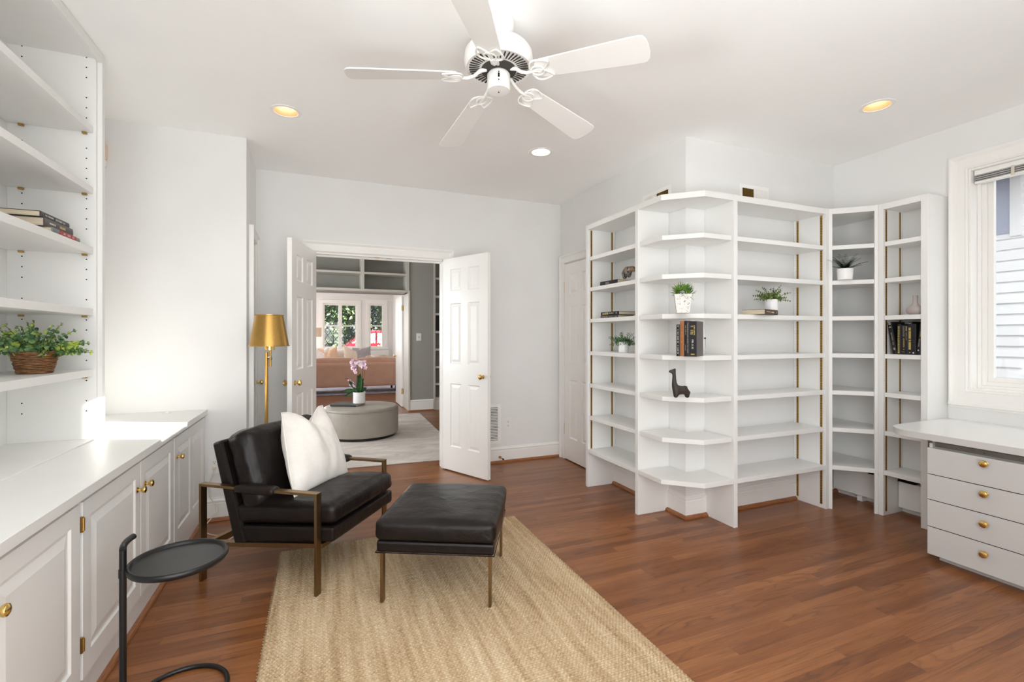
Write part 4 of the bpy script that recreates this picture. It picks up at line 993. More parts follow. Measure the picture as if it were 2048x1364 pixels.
for (nm, lab, ax) in (('wall_vent', 'small white supply register above the corner shelves, on the closet side of the column', 0), ('wall_vent', 'small white supply register above the wide bookcase on the column face', 1)):
    if ax == 0: C0, U, Nn, w, z0, z1 = Vector((2.431, 3.14, 0)), Vector((0, -1, 0)), Vector((-1, 0, 0)), 0.33, 2.275, 2.440
    else: C0, U, Nn, w, z0, z1 = Vector((2.945, 2.659, 0)), Vector((1, 0, 0)), Vector((0, -1, 0)), 0.305, 2.29, 2.463
    Z = Vector((0, 0, 1)); t = Thing(nm, lab, 'vent', tuple(C0+Z*z0))
    fr = MB(); e = 0.028
    for (a, c, p, q) in ((0, w, z0, z0+e), (0, w, z1-e, z1), (0, e, z0+e, z1-e), (w-e, w, z0+e, z1-e), (w/2-0.004, w/2+0.004, z0+e, z1-e)): fr.obox(C0+U*a+Z*p, U*(c-a), Z*(q-p), Nn*0.006)
    t.part('frame', fr, 'trim', bevel=0.001)
    half = ((e, w/2-0.004), (w/2+0.004, w-e)); open_ = 1 if ax == 0 else 0
    for k, (a, c) in enumerate(half):
        t.part('duct_opening' if k == open_ else 'damper', MB().obox(C0+U*a+Z*(z0+e), U*(c-a), Z*(z1-z0-2*e), Nn*0.0008), 'dark' if k == open_ else 'trim')
        m = MB(); x = a+0.002
        while x < c-0.004: m.obox(C0+U*x+Z*(z0+e)+Nn*0.001, U*0.0022+Nn*0.0, Z*(z1-z0-2*e), Nn*0.0035); x += 0.0085
        t.part('fins', m, 'oldbrass' if k == open_ else 'trim')
    t.part('lever', MB().obox(C0+U*(w-0.012)+Z*(z0+0.075)+Nn*0.006, U*0.012, Z*0.006, Nn*0.008), 'trim')
single('plastic_cap', MB().lathe([(0.012, 0.7895), (0.013, 0.793), (0.006, 0.799), (0.0, 0.800)], (-0.94, 3.80, 0), 16, caps=False).box(-0.975, -0.955, 3.79, 3.80, 0.7895, 0.792), 'plate', 'tiny white plastic cap lying at the far end of the left countertop', 'cap', smooth=0.8)
# =================================================================== PLANTS
def leaf(mb, p, d, up, L, Wd, kind='oval', fold=0.2):
    """one leaf from p along d; up = blade normal"""
    d = Vector(d).normalized(); up = Vector(up); s = d.cross(up)
    if s.length < 1e-4: s = d.orthogonal()
    s.normalize(); up = s.cross(d).normalized(); p = Vector(p)
    if kind == 'round': pr = [(0, 0.12), (0.2, 0.7), (0.5, 1.0), (0.8, 0.75), (1, 0.05)]
    elif kind == 'blade': pr = [(0, 0.4), (0.3, 1.0), (0.7, 0.8), (1, 0.03)]
    else: pr = [(0, 0.1), (0.3, 0.85), (0.6, 0.9), (1, 0.03)]
    vs = []; fs = []
    for k, (a, w) in enumerate(pr):
        c = p+d*L*a-up*L*0.22*a*a
        vs += [c-s*Wd/2*w+up*Wd*fold*w, c, c+s*Wd/2*w+up*Wd*fold*w]
    for k in range(len(pr)-1):
        o = k*3; fs += [(o, o+1, o+4, o+3), (o+1, o+2, o+5, o+4)]
    mb.add(vs, fs)
def rnd(a, b): return random.uniform(a, b)
def euca(mb, c, nst, L, spread, lr, ls=0.020, zmin=0.0, arch=0.6, kind='round', per=7, sx=1.0):
    st = MB(); c = Vector(c)
    for i in range(nst):
        a = 2*PI*i/nst+rnd(-0.3, 0.3); el = rnd(zmin, 1.45); l = L*rnd(0.7, 1.1)
        d = Vector((math.cos(a)*math.cos(el)*sx, math.sin(a)*math.cos(el), math.sin(el))).normalized()
        pts = []; p = c+Vector((math.cos(a)*lr, math.sin(a)*lr, 0)); seg = per
        for k in range(seg+1):
            pts.append(p.copy()); p = p+d*l/seg; d = (d+Vector((math.cos(a)*0.06, math.sin(a)*0.06, -0.10*arch))).normalized()
            if k > 0:
                q = d.cross(Vector((math.cos(k*2.2), math.sin(k*2.2), 0.4))).normalized()
                sc = ls*(1.15-0.75*k/seg)*rnd(0.85, 1.15)
                for sg in (1, -1):
                    leaf(mb, pts[-1], q*sg+d*0.45, d.cross(q)*sg+Vector((0, 0, 0.8)), sc*(1.1 if kind == 'round' else 1.7), sc*(1.0 if kind == 'round' else 0.55), kind)
        leaf(mb, pts[-1], d, Vector((0, 0, 1)), ls*0.5, ls*0.35, kind)
        st.tube(pts, 0.0011, 4)
    return st
def pot_mb(prof, n=40): return MB().lathe(prof, n=n, caps=False)
def plant(name, label, cat, loc, pot, potmat, fol_fn, folmat, group=None, rotz=0, soil=None, square=None):
    t = Thing(name, label, cat, loc, rotz, group)
    if square:
        a, b_, h = square; mb = MB(); e = 0.006
        A = [(-a, -a, 0), (a, -a, 0), (a, a, 0), (-a, a, 0)]; B = [(-b_, -b_, h), (b_, -b_, h), (b_, b_, h), (-b_, b_, h)]
        Ci = [(-b_+e, -b_+e, h), (b_-e, -b_+e, h), (b_-e, b_-e, h), (-b_+e, b_-e, h)]; Di = [(x*0.92, y*0.92, h-0.02) for x, y, _ in Ci]
        mb.add(A+B+Ci+Di, [(0, 3, 2, 1)]+[(i, (i+1) % 4, (i+1) % 4+4, i+4) for i in range(4)]+[(i+4, (i+1) % 4+4, (i+1) % 4+8, i+8) for i in range(4)]+[(i+8, (i+1) % 4+8, (i+1) % 4+12, i+12) for i in range(4)])
        t.part('pot', mb, potmat, world=False, bevel=0.002)
        t.part('soil', MB().box(-b_+e+0.002, b_-e-0.002, -b_+e+0.002, b_-e-0.002, h-0.022, h-0.016), 'soil', world=False); h_ = h
    else:
        t.part('pot', pot_mb(pot), potmat, world=False, smooth=0.7)
        r, z = soil; t.part('soil', MB().lathe([(0, z-0.004), (r, z-0.004), (r, z), (0, z+0.002)], n=28, caps=False), 'soil', world=False)
    fo = MB(); st = fol_fn(fo)
    t.part('foliage', fo, folmat, world=False, smooth=3)
    if st: t.part('stems', st, 'stem', world=False, smooth=3)
    return t
def cup(r0, r1, h, w=0.004): return [(0.0, 0.0), (r0*0.9, 0.0), (r0, 0.003), (r1, h-0.003), (r1-0.001, h), (r1-w, h), (r1-w-0.001, h-0.02), (0, h-0.022)]
# basket plant on the left bookcase
def f_basket(mb): 
    st = euca(mb, (0, 0, 0.085), 58, 0.150, 1, 0.03, 0.027, 0.10, 0.45)
    return st
bp = (-1.170, 2.735, 1.138)
t = Thing('basket_plant', 'bushy eucalyptus plant in a brown woven basket on the left bookcase', 'plant', bp)
bk = MB(); hgt = 0.098
for k in range(17):
    z = 0.005+k*(hgt-0.008)/16; r = 0.056+0.024*(z/hgt)+0.0012*math.sin(k*2.1)
    pts = [(r*math.cos(a)*(1+0.012*math.sin(6*a+k)), r*math.sin(a)*(1+0.012*math.sin(5*a+k*2)), z+0.0012*math.sin(3*a+k*1.7)) for a in [2*PI*i/30 for i in range(30)]]
    bk.tube(pts, 0.0037, 6, closed=True)
bk.lathe([(0, 0.001), (0.055, 0.001), (0.077, hgt-0.006), (0.070, hgt-0.006), (0.05, 0.006), (0, 0.006)], n=30, caps=False)
t.part('basket', bk, 'basket', world=False, smooth=3)
t.part('soil', MB().lathe([(0, 0.080), (0.072, 0.080), (0.0, 0.086)], n=24, caps=False), 'soil', world=False)
fo = MB(); st = f_basket(fo); t.part('foliage', fo, 'euca', world=False, smooth=3); t.part('stems', st, 'stem', world=False, smooth=3)
plant('potted_plant', 'green leafy plant in a ribbed white ceramic pot in the narrow bookcase', 'plant', (2.265, 3.175, SZ[3]), cup(0.0385, 0.040, 0.088), 'porcelain',
      lambda mb: euca(mb, (0, 0, 0.075), 26, 0.105, 1, 0.012, 0.019, 0.0, 0.7, 'oval'), 'green', soil=(0.036, 0.068))
plant('potted_plant', 'smaller leafy plant in a white pot half hidden behind the narrow bookcase side panel', 'plant', (2.375, 2.985, SZ[3]), cup(0.033, 0.035, 0.075), 'porcelain',
      lambda mb: euca(mb, (0, 0, 0.065), 16, 0.085, 1, 0.01, 0.017, 0.2, 0.6, 'oval'), 'green', soil=(0.03, 0.055))
def f_palm(mb):
    for k in range(13):
        a = 2*PI*k/13+rnd(-.2, .2); el = rnd(0.10, 1.35); st_ = Vector((math.cos(a)*math.cos(el), math.sin(a)*math.cos(el), math.sin(el)))
        p = Vector((0, 0, 0.112))+st_*0.035
        m = st_.orthogonal().normalized(); n2 = st_.cross(m)
        for j in range(9):
            w = -1.25+2.5*j/8; d = (st_*math.cos(w)+m*math.sin(w)*0.9+n2*0.12*rnd(-1, 1)).normalized(); leaf(mb, p, d, n2, rnd(0.052, 0.070), 0.0075, 'blade', 0.1)
    return None
plant('potted_palm', 'spiky little palm in a distressed white square pot on the corner shelves', 'plant', (2.196, 2.430, SZ[4]), None, 'distress', f_palm, 'palm', rotz=R(52), square=(0.040, 0.054, 0.122))
plant('potted_plant', 'small round-leaved plant in a plain white pot standing on a brown book', 'plant', (3.095, 2.505, SZ[4]+0.0385), cup(0.043, 0.045, 0.082), 'porcelain',
      lambda mb: euca(mb, (0, 0, 0.075), 28, 0.118, 1, 0.012, 0.0165, 0.05, 0.7), 'lime', soil=(0.04, 0.066))
def f_fern(mb):
    for k in range(24):
        a = 2*PI*k/24+rnd(-.2, .2); el = rnd(0.5, 1.35); d = Vector((math.cos(a)*math.cos(el), math.sin(a)*math.cos(el), math.sin(el))); p = Vector((0, 0, 0.075)); L = rnd(0.10, 0.155)
        for j in range(14):
            p = p+d*L/14; d = (d+Vector((math.cos(a)*0.03, math.sin(a)*0.03, -0.025))).normalized(); s = d.cross(Vector((0, 0, 1))).normalized(); w = 0.026*(1-j/15)+0.004
            for sg in (1, -1): leaf(mb, p, s*sg+d*0.5, (0, 0, 1), w*1.2, 0.010, 'blade', 0.05)
    return None
plant('potted_fern', 'dark green fern in a white pot high in the angled corner bookcase', 'plant', (3.640, 2.325, SZ[5]), cup(0.048, 0.054, 0.084), 'porcelain', f_fern, 'fern', soil=(0.049, 0.07))
# =================================================================== BOOKS
def glyphs(mb, O, A, B, Nn, L, h, n, seed):
    """row of small letter-like marks: along A (length L), height h along B, raised along Nn"""
    rs = random.Random(seed); O, A, B, Nn = map(Vector, (O, A, B, Nn)); x = 0
    w = L/n
    for i in range(n):
        if rs.random() < 0.14: continue
        o = O+A*(i*w)
        a = rs.random(); t_ = w*0.2
        mb.obox(o, A*t_, B*h, Nn)
        if a < .75: mb.obox(o, A*w*0.7, B*h*0.18, Nn)
        if a > .3: mb.obox(o+B*h*0.82, A*w*0.7, B*h*0.18, Nn)
        if a > .6 or a < .2: mb.obox(o+A*w*0.52, A*t_, B*h, Nn)
        if .2 < a < .8: mb.obox(o+B*h*0.42, A*w*0.6, B*h*0.16, Nn)
    return mb
def text_mesh(txt, size, mat, width=None):
    cu = bpy.data.curves.new('lettering', 'FONT'); cu.body = txt; cu.size = size; cu.extrude = 0.0002; cu.align_x = 'CENTER'; cu.align_y = 'CENTER'; cu.resolution_u = 3
    o = bpy.data.objects.new('lettering', cu); COL.objects.link(o); bpy.context.view_layer.update()
    dg = bpy.context.evaluated_depsgraph_get(); me = bpy.data.meshes.new_from_object(o.evaluated_get(dg))
    bpy.data.objects.remove(o); me.name = 'lettering'; me.materials.clear(); me.materials.append(M[mat])
    if width:
        xs = [v.co.x for v in me.vertices]; w = max(xs)-min(xs)
        for v in me.vertices: v.co.x *= width/w
    return me
def book(label, loc, rot, th, d, h, cover, group=None, marks=(), cat='book', mats=None):
    """upright book: spine faces -y, thickness th along x (0..th), depth d along +y, height h along z"""
    t = Thing('book', label, cat, loc, rot, group); bt = 0.0022
    mb = MB(); mb.box(0, bt, 0.002, d, 0, h); mb.box(th-bt, th, 0.002, d, 0, h)
    n = 6; sp = [(th*i/n, -0.0025*math.sin(PI*i/n)) for i in range(n+1)]
    poly = sp+[(th, 0.003), (0, 0.003)]; mb.prism(poly, 0, h)
    t.part('cover', mb, cover, world=False, bevel=0.0004)
    t.part('pages', MB().box(bt, th-bt, 0.003, d-0.004, 0.003, h-0.003), 'pages', world=False)
    for mk in marks:
        if mk[0] == 'g':      # glyph run reading down the spine: (z top, z bottom, height, x centre, n, mat)
            _, z1, z0, hh, xc, nn_, mt = mk; m = glyphs(MB(), (xc-hh/2, -0.0032, z1), (0, 0, -1), (1, 0, 0), (0, 0.0012, 0), z1-z0, hh, nn_, int(z1*9999)+nn_)
            t.part('title', m, mt, world=False)
        elif mk[0] == 'b':    # block band
            _, z1, z0, x0, x1, mt = mk; t.part('band', MB().box(x0, x1, -0.0031, -0.0015, z0, z1), mt, world=False)
        elif mk[0] == 't':
            _, txt, z1, z0, hh, xc, mt = mk; me = text_mesh(txt, hh, mt, z1-z0); o = link('title', me); o.parent = t.o; o.location = (xc, -0.0030, (z0+z1)/2)
            o.rotation_euler = Matrix(((0, 1, 0), (0, 0, -1), (-1, 0, 0))).to_euler()
    return t
r57 = -R(57); cb = Vector((2.128, 2.412, SZ[3])); cdir = Vector((math.cos(r57), math.sin(r57), 0))
G = 'upright books on the corner shelves'
book('thin black book with a small white title, leftmost of the upright corner-shelf books', tuple(cb), (0, 0, r57), 0.021, 0.15, 0.205, 'blackcover', G, [('g', 0.178, 0.030, 0.006, 0.0105, 22, 'ink'), ('b', 0.198, 0.190, 0.006, 0.015, 'inkgrey'), ('b', 0.024, 0.018, 0.007, 0.014, 'ink')])
book('tan cloth book between the black books on the corner shelves', tuple(cb+cdir*0.022), (0, 0, r57), 0.0265, 0.16, 0.226, 'tancover', G, [('g', 0.155, 0.080, 0.006, 0.013, 14, 'inktan')])
book('black book titled WASHINGTON GOES TO WAR on the corner shelves', tuple(cb+cdir*0.0495), (0, 0, r57), 0.032, 0.16, 0.227, 'blackcover', G, [('t', 'WASHINGTON GOES TO WAR', 0.215, 0.022, 0.011, 0.021, 'inkgrey'), ('g', 0.198, 0.138, 0.006, 0.009, 12, 'inkgrey'), ('g', 0.075, 0.035, 0.004, 0.008, 8, 'inkgrey')])
book('thick black book with large gold lettering, rightmost on the corner shelves', tuple(cb+cdir*0.0825), (0, 0, r57), 0.044, 0.165, 0.224, 'purplecover', G, [('b', 0.222, 0.002, 0.0015, 0.0425, 'blackcover'), ('g', 0.203, 0.160, 0.015, 0.014, 5, 'foil'), ('g', 0.157, 0.118, 0.015, 0.013, 4, 'foil'), ('g', 0.198, 0.125, 0.007, 0.029, 10, 'foil'), ('g', 0.108, 0.082, 0.010, 0.019, 3, 'ink'), ('g', 0.076, 0.040, 0.010, 0.018, 5, 'ink'), ('b', 0.018, 0.012, 0.008, 0.030, 'foil')])
# flat books: roll the book on its side. Local frame -> world by explicit euler
def flat_rot(az):      # spine faces azimuth az (radians, world), book lies flat
    # local -y -> (cos az, sin az,0); local x (thickness) -> +z ; local z (height) -> horizontal
    Yd = -Vector((math.cos(az), math.sin(az), 0)); Xd = Vector((0, 0, 1)); Zd = Xd.cross(Yd)
    return Matrix((Xd, Yd, Zd)).transposed().to_euler()
# local z = X x Y
def flat(label, corner, az, th, d, h, cover, group=None, marks=()):
    return book(label, tuple(corner), tuple(flat_rot(az)), th, d, h, cover, group, marks)
# left bookcase pile: spine faces +x; local z dir = (0,0,1) x (-1,0,0) = (0,-1,0): height runs to -y
flat('grey-jacketed book with a red band, lowest of the pile in the left bookcase', (-1.062, 2.862, 1.7485), 0.02, 0.020, 0.17, 0.262, 'greycover', 'book pile in the left bookcase', [('b', 0.200, 0.040, 0.002, 0.019, 'redcover'), ('g', 0.175, 0.06, 0.008, 0.010, 12, 'ink')])
flat('thick brown-grey novel in the middle of the pile in the left bookcase', (-1.075, 2.830, 1.7690), -0.01, 0.036, 0.165, 0.243, 'purplecover', 'book pile in the left bookcase', [('g', 0.205, 0.155, 0.007, 0.019, 8, 'ink'), ('g', 0.135, 0.070, 0.010, 0.019, 9, 'ltcover')])
flat('dark green-grey hardback on top of the pile in the left bookcase', (-1.085, 2.820, 1.8055), 0.0, 0.024, 0.165, 0.243, 'darkcover', 'book pile in the left bookcase', [('g', 0.210, 0.140, 0.006, 0.012, 12, 'ink'), ('g', 0.125, 0.040, 0.008, 0.012, 13, 'ink')])
# narrow bookcase pair: spine faces -x-ish (az 180) ; local z = (0,0,1)x(1,0,0) = (0,1,0)
flat('lower dark brown book of the pair lying in the narrow bookcase', (2.205, 3.165, SZ[4]), R(186), 0.022, 0.165, 0.215, 'purplecover', 'pair of flat books in the narrow bookcase', [('g', 0.200, 0.125, 0.010, 0.011, 9, 'inkgrey'), ('g', 0.105, 0.060, 0.006, 0.010, 8, 'inkgrey'), ('b', 0.030, 0.020, 0.006, 0.014, 'inkgrey')])
flat('upper black book with a gold title lying in the narrow bookcase', (2.200, 3.145, SZ[4]+0.0225), R(184), 0.028, 0.170, 0.232, 'blackcover', 'pair of flat books in the narrow bookcase', [('g', 0.222, 0.130, 0.015, 0.014, 7, 'foil'), ('g', 0.120, 0.065, 0.009, 0.015, 8, 'ink'), ('b', 0.035, 0.026, 0.010, 0.018, 'ink')])
flat('black book lying under the stone animal sculpture', (2.190, 3.150, SZ[5]), R(184), 0.034, 0.170, 0.225, 'blackcover', None, [('g', 0.150, 0.100, 0.016, 0.016, 4, 'inkgrey')])
flat('grey book lying behind the sculpture against the back of the narrow bookcase', (2.385, 2.890, SZ[5]), R(182), 0.040, 0.035, 0.100, 'greycover')
# book under the plant, wide bookcase: spine faces -y-ish, pages at left
flat('brown book lying flat under the small white plant pot', (3.060, 2.425, SZ[4]), R(-70), 0.037, 0.155, 0.236, 'umbercover', None, [('g', 0.215, 0.160, 0.007, 0.020, 9, 'ltcover'), ('b', 0.151, 0.1495, 0.010, 0.028, 'ltcover'), ('g', 0.140, 0.075, 0.009, 0.018, 10, 'ltcover'), ('b', 0.036, 0.024, 0.013, 0.024, 'inkgrey')])
book('single black book with a gold title standing in the angled corner bookcase', (3.585, 2.425, SZ[4]), (0, 0, -R(45)), 0.032, 0.13, 0.218, 'blackcover', None, [('g', 0.205, 0.110, 0.010, 0.011, 10, 'foil'), ('b', 0.205, 0.110, 0.020, 0.023, 'foil'), ('b', 0.035, 0.022, 0.010, 0.022, 'ink')])
# seven dark books in the window-wall bookcase: spines face -x
G7 = 'dark books in the bookcase next to the window'
XS = XW+0.040; z3 = SZ[3]
def b7(lab, y, th, h, lean, cov, marks): 
    return book(lab, (XS, y, z3+(abs(math.sin(lean))*th if lean > 0 else 0.0)), (lean*0, lean, -PI/2) if False else tuple((Matrix.Rotation(-PI/2, 3, 'Z') @ Matrix.Rotation(lean, 3, 'Y')).to_euler()), th, 0.155, h, cov, G7, marks)
b7('black book with silver title leaning left, first in the row by the window', 2.110, 0.026, 0.232, -R(9.2), 'blackcover', [('g', 0.232, 0.188, 0.014, 0.013, 4, 'ink'), ('g', 0.155, 0.065, 0.008, 0.014, 12, 'inkgrey'), ('b', 0.045, 0.028, 0.010, 0.020, 'inkgrey')])
b7('black book with a solid gold spine title, second in the row by the window', 2.0835, 0.023, 0.216, 0.0, 'blackcover', [('b', 0.200, 0.008, 0.004, 0.015, 'foil'), ('g', 0.195, 0.012, 0.010, 0.0095, 13, 'blackcover')])
b7('black book with a silver and gold title, third in the row by the window', 2.060, 0.026, 0.208, 0.0, 'blackcover', [('g', 0.200, 0.125, 0.009, 0.017, 9, 'inkgrey'), ('g', 0.115, 0.030, 0.008, 0.018, 9, 'foil'), ('b', 0.020, 0.018, 0.006, 0.022, 'foil')])
b7('slim dark blue-black book, fourth in the row by the window', 2.0335, 0.017, 0.205, 0.0, 'blackcover', [('b', 0.200, 0.165, 0.004, 0.010, 'foil'), ('g', 0.155, 0.100, 0.006, 0.007, 7, 'foil')])
b7('tall black book with gold panel title, fifth in the row by the window', 2.016, 0.024, 0.230, 0.0, 'blackcover', [('b', 0.190, 0.170, 0.004, 0.016, 'foil'), ('b', 0.166, 0.112, 0.004, 0.017, 'foil'), ('b', 0.106, 0.094, 0.004, 0.017, 'foil'), ('b', 0.089, 0.035, 0.004, 0.017, 'foil'), ('g', 0.222, 0.216, 0.012, 0.010, 2, 'ink'), ('b', 0.019, 0.012, 0.007, 0.013, 'inkgrey')])
b7('black book with a faint grey title, sixth in the row by the window', 1.9915, 0.023, 0.215, 0.0, 'blackcover', [('g', 0.200, 0.040, 0.009, 0.010, 12, 'darkcover'), ('b', 0.018, 0.008, 0.004, 0.012, 'ink')])
b7('black book leaning right against the side panel, last in the row by the window', 1.968, 0.021, 0.215, R(6), 'blackcover', [('g', 0.160, 0.120, 0.008, 0.012, 4, 'inktan'), ('g', 0.110, 0.055, 0.005, 0.010, 6, 'ink'), ('b', 0.035, 0.027, 0.007, 0.014, 'ink')])
# =================================================================== ORNAMENTS
single('bottle_vase', MB().lathe([(0.0, 0.0), (0.030, 0.0), (0.046, 0.012), (0.053, 0.030), (0.048, 0.046), (0.030, 0.060), (0.018, 0.070), (0.0145, 0.085), (0.0140, 0.128), (0.0155, 0.133), (0.0125, 0.133), (0.0115, 0.120), (0.0, 0.119)], n=44, caps=False), 'mauve',
       'matt mauve-grey bottle vase with a narrow neck on the shelf above the dark books', 'vase', smooth=0.9, loc=(3.845, 1.981, SZ[4]))
def skinbody(name, pts, edges, radii, mat, sub=2, loc=(0, 0, 0), rotz=0, parent=None):
    me = bpy.data.meshes.new(name); me.from_pydata([Vector(p) for p in pts], edges, []); me.update(); me.materials.append(M[mat])
    o = link(name, me); md = o.modifiers.new('skin', 'SKIN'); md.use_smooth_shade = True
    for i, r in enumerate(radii): me.skin_vertices[0].data[i].radius = r if isinstance(r, tuple) else (r, r)
    me.skin_vertices[0].data[0].use_root = True
    s = o.modifiers.new('sub', 'SUBSURF'); s.levels = sub; s.render_levels = sub
    o.location = loc; o.rotation_euler = (0, 0, rotz)
    if parent: o.parent = parent
    return o
# llama figurine (faces left in the photo)
pts = [(0, 0, 0.056), (-0.030, 0, 0.060), (-0.048, 0, 0.085), (-0.050, 0, 0.125), (-0.050, 0, 0.160), (-0.052, 0, 0.180), (-0.068, 0, 0.182), (-0.086, 0, 0.180),
       (0.022, 0, 0.058), (0.040, 0, 0.052), (-0.040, 0, 0.030), (-0.040, 0, 0.008), (0.034, 0, 0.028), (0.034, 0, 0.008), (-0.044, 0, 0.200), (0.050, 0, 0.042)]
ed = [(0, 1), (1, 2), (2, 3), (3, 4), (4, 5), (5, 6), (6, 7), (0, 8), (8, 9), (1, 10), (10, 11), (9, 12), (12, 13), (5, 14), (9, 15)]
rd = [(0.026, 0.028), (0.024, 0.028), (0.020, 0.020), 0.014, 0.0115, 0.0145, 0.012, 0.007, (0.026, 0.028), (0.022, 0.024), (0.018, 0.015), (0.019, 0.015), (0.018, 0.014), (0.019, 0.015), 0.005, 0.008]
t = Thing('llama_figurine', 'dark carved llama figurine on the corner shelves below the upright books', 'figurine', (2.180, 2.420, SZ[2]), (0, 0, -R(22)))
lb = skinbody('llama_body', pts, ed, rd, 'blackwood', 2, (0, 0, -0.0005), 0, t.o)
bl = MB()
for k in range(5):
    z = 0.040+0.008*k; bl.tube([(-0.030, -0.0275+0.0005*k, z), (0.0, -0.0288, z), (0.026, -0.0280, z)], 0.0016, 6)
o = link('blanket_carving', bl.mesh('blanket_carving', 'umbercover', 3)); o.parent = t.o
# stone animal
pts = [(0, 0, 0.050), (0.030, 0, 0.072), (0.052, 0, 0.092), (0.010, 0, 0.100), (-0.028, 0, 0.098), (-0.066, 0, 0.088), (-0.090, 0, 0.066), (-0.080, 0, 0.036), (0.034, 0, 0.024), (0.036, 0, 0.002), (0.058, 0, 0.020), (-0.014, 0, 0.018), (-0.016, 0, 0.0)]
pts = [(0, 0, 0.075), (0.040, 0, 0.066), (0.062, 0, 0.052), (-0.035, 0, 0.080), (-0.062, 0, 0.078), (-0.082, 0, 0.066), (-0.078, 0, 0.048), (0.040, 0, 0.024), (0.038, 0, 0.006), (-0.014, 0, 0.040), (-0.020, 0, 0.010), (-0.006, 0, 0.102)]
ed = [(0, 1), (1, 2), (0, 3), (3, 4), (4, 5), (5, 6), (1, 7), (7, 8), (0, 9), (9, 10), (0, 11)]
rd = [(0.030, 0.036), (0.026, 0.030), (0.016, 0.016), (0.030, 0.026), (0.022, 0.026), (0.020, 0.022), (0.014, 0.014), 0.018, 0.016, 0.020, 0.013, (0.022, 0.018)]
t = Thing('animal_sculpture', 'polished brown and grey banded stone animal sculpture in the narrow bookcase', 'sculpture', (2.262, 3.115, SZ[5]+0.035), (0, 0, PI/2))
sb = skinbody('stone_body', pts, ed, rd, 'stone', 2, (0, 0, -0.004), 0, t.o)
# =================================================================== HALL
YH = 8.27
b = MB(); b.box(-3.1, -3.0, 4.69, 15, 0, CEIL); b.box(3.0, 3.1, 4.69, YH, 0, CEIL)
b.box(-3.1, -0.60, YB, YB+T_, 0, CEIL); b.box(2.56, 3.1, YB, YB+T_, 0, CEIL)
struct('wall_hall', b, 'greige')
b = MB(); b.box(1.455, 1.865, YH, 8.77, 0, CEIL); b.box(1.865, 3.0, 8.60, 8.77, 0, CEIL); b.box(-3.0, -0.9, YH, 8.77, 0, CEIL); b.box(-0.9, 1.455, 8.62, 8.77, 2.064, CEIL)
struct('wall_hall_far', b, 'greige')
base_run('baseboard_hall', [(1.455, 8.76), (1.455, YH), (1.865, YH)], z=0.20, side=-1)
b = MB(); b.box(1.425, 1.455, YH-0.02, 8.77, 0, 2.064); b.box(-0.9, 1.455, YH-0.015, YH+0.0, 2.064, 2.105)
struct('trim_7', b, 'greigetrim', 0.002)
t = Thing('over_door_bookcase', 'greige built-in shelves over the far doorway of the hall', 'bookcase', (0.3, 8.4, 2.1))
for z in (2.106, 2.392, 2.70): t.part('shelf', MB().box(-0.9, 1.40, YH-0.02, 8.60, z-0.035, z), 'greigetrim', bevel=0.002)
for x in (-0.89, 0.665, 1.415): t.part('divider', MB().box(x-0.028, x+0.028, YH-0.022, 8.60, 2.105, 2.735), 'greigetrim', bevel=0.002)
t.part('back_panel', MB().box(-0.9, 1.44, 8.60, 8.618, 2.07, 2.735), 'greige')
t = Thing('hall_bookcase', 'tall narrow greige bookcase at the right of the hall', 'bookcase', (2.2, 8.4, 0))
for x in (1.885, 2.98): t.part('side_panel', MB().box(x-0.018, x+0.018, YH-0.01, 8.60, 0.0, 2.735), 'greigetrim', bevel=0.002)
for z in (0.22, 0.478, 0.781, 1.093, 1.404, 1.725, 2.036, 2.357): t.part('shelf', MB().box(1.904, 2.961, YH, 8.58, z-0.04, z), 'greigetrim', bevel=0.002)
t.part('back_panel', MB().box(1.904, 2.961, 8.58, 8.598, 0, 2.735), 'greige'); t.part('plinth', MB().box(1.904, 2.961, YH-0.004, YH+0.015, 0, 0.178), 'greigetrim')
outlet('light_switch', 'greige-looking switch plate on the hall pier beyond the double doors', (1.607, YH-0.001, 1.297), (1, 0, 0), (0, -1, 0), cat='light switch', slots=False, w=0.085, h=0.13).part('toggle', MB().box(1.597, 1.617, YH-0.012, YH-0.006, 1.28, 1.315), 'greigetrim', bevel=0.001)
x = 1.925
for k, (th, h, cv) in enumerate([(0.035, 0.25, 'blackcover'), (0.03, 0.26, 'blackcover'), (0.03, 0.24, 'blackcover'), (0.022, 0.25, 'darkcover'), (0.03, 0.235, 'blackcover'), (0.034, 0.245, 'ltcover'), (0.03, 0.23, 'tancover')]):
    book(['black book first from the left on the hall bookcase', 'tall black book second from the left on the hall bookcase', 'black book third from the left on the hall bookcase', 'thin charcoal book fourth from the left on the hall bookcase', 'black book just left of the cream one on the hall bookcase', 'cream book on the hall bookcase', 'tan book right of the cream one on the hall bookcase'][k],
         (x, YH+0.03, 1.404), (0, 0, 0), th, 0.17, h, cv, 'books on the hall bookcase'); x += th+0.001
# hall rug
t = Thing('hall_rug', 'faded grey patterned rug under the round ottoman in the hall', 'rug', (0.2, 6.5, 0))
t.part('pile', MB().prism([(-1.2, 4.98), (1.46, 4.86), (1.57, 8.02), (-1.2, 8.05)], 0.0005, 0.009), 'hallrug', bevel=0.003)
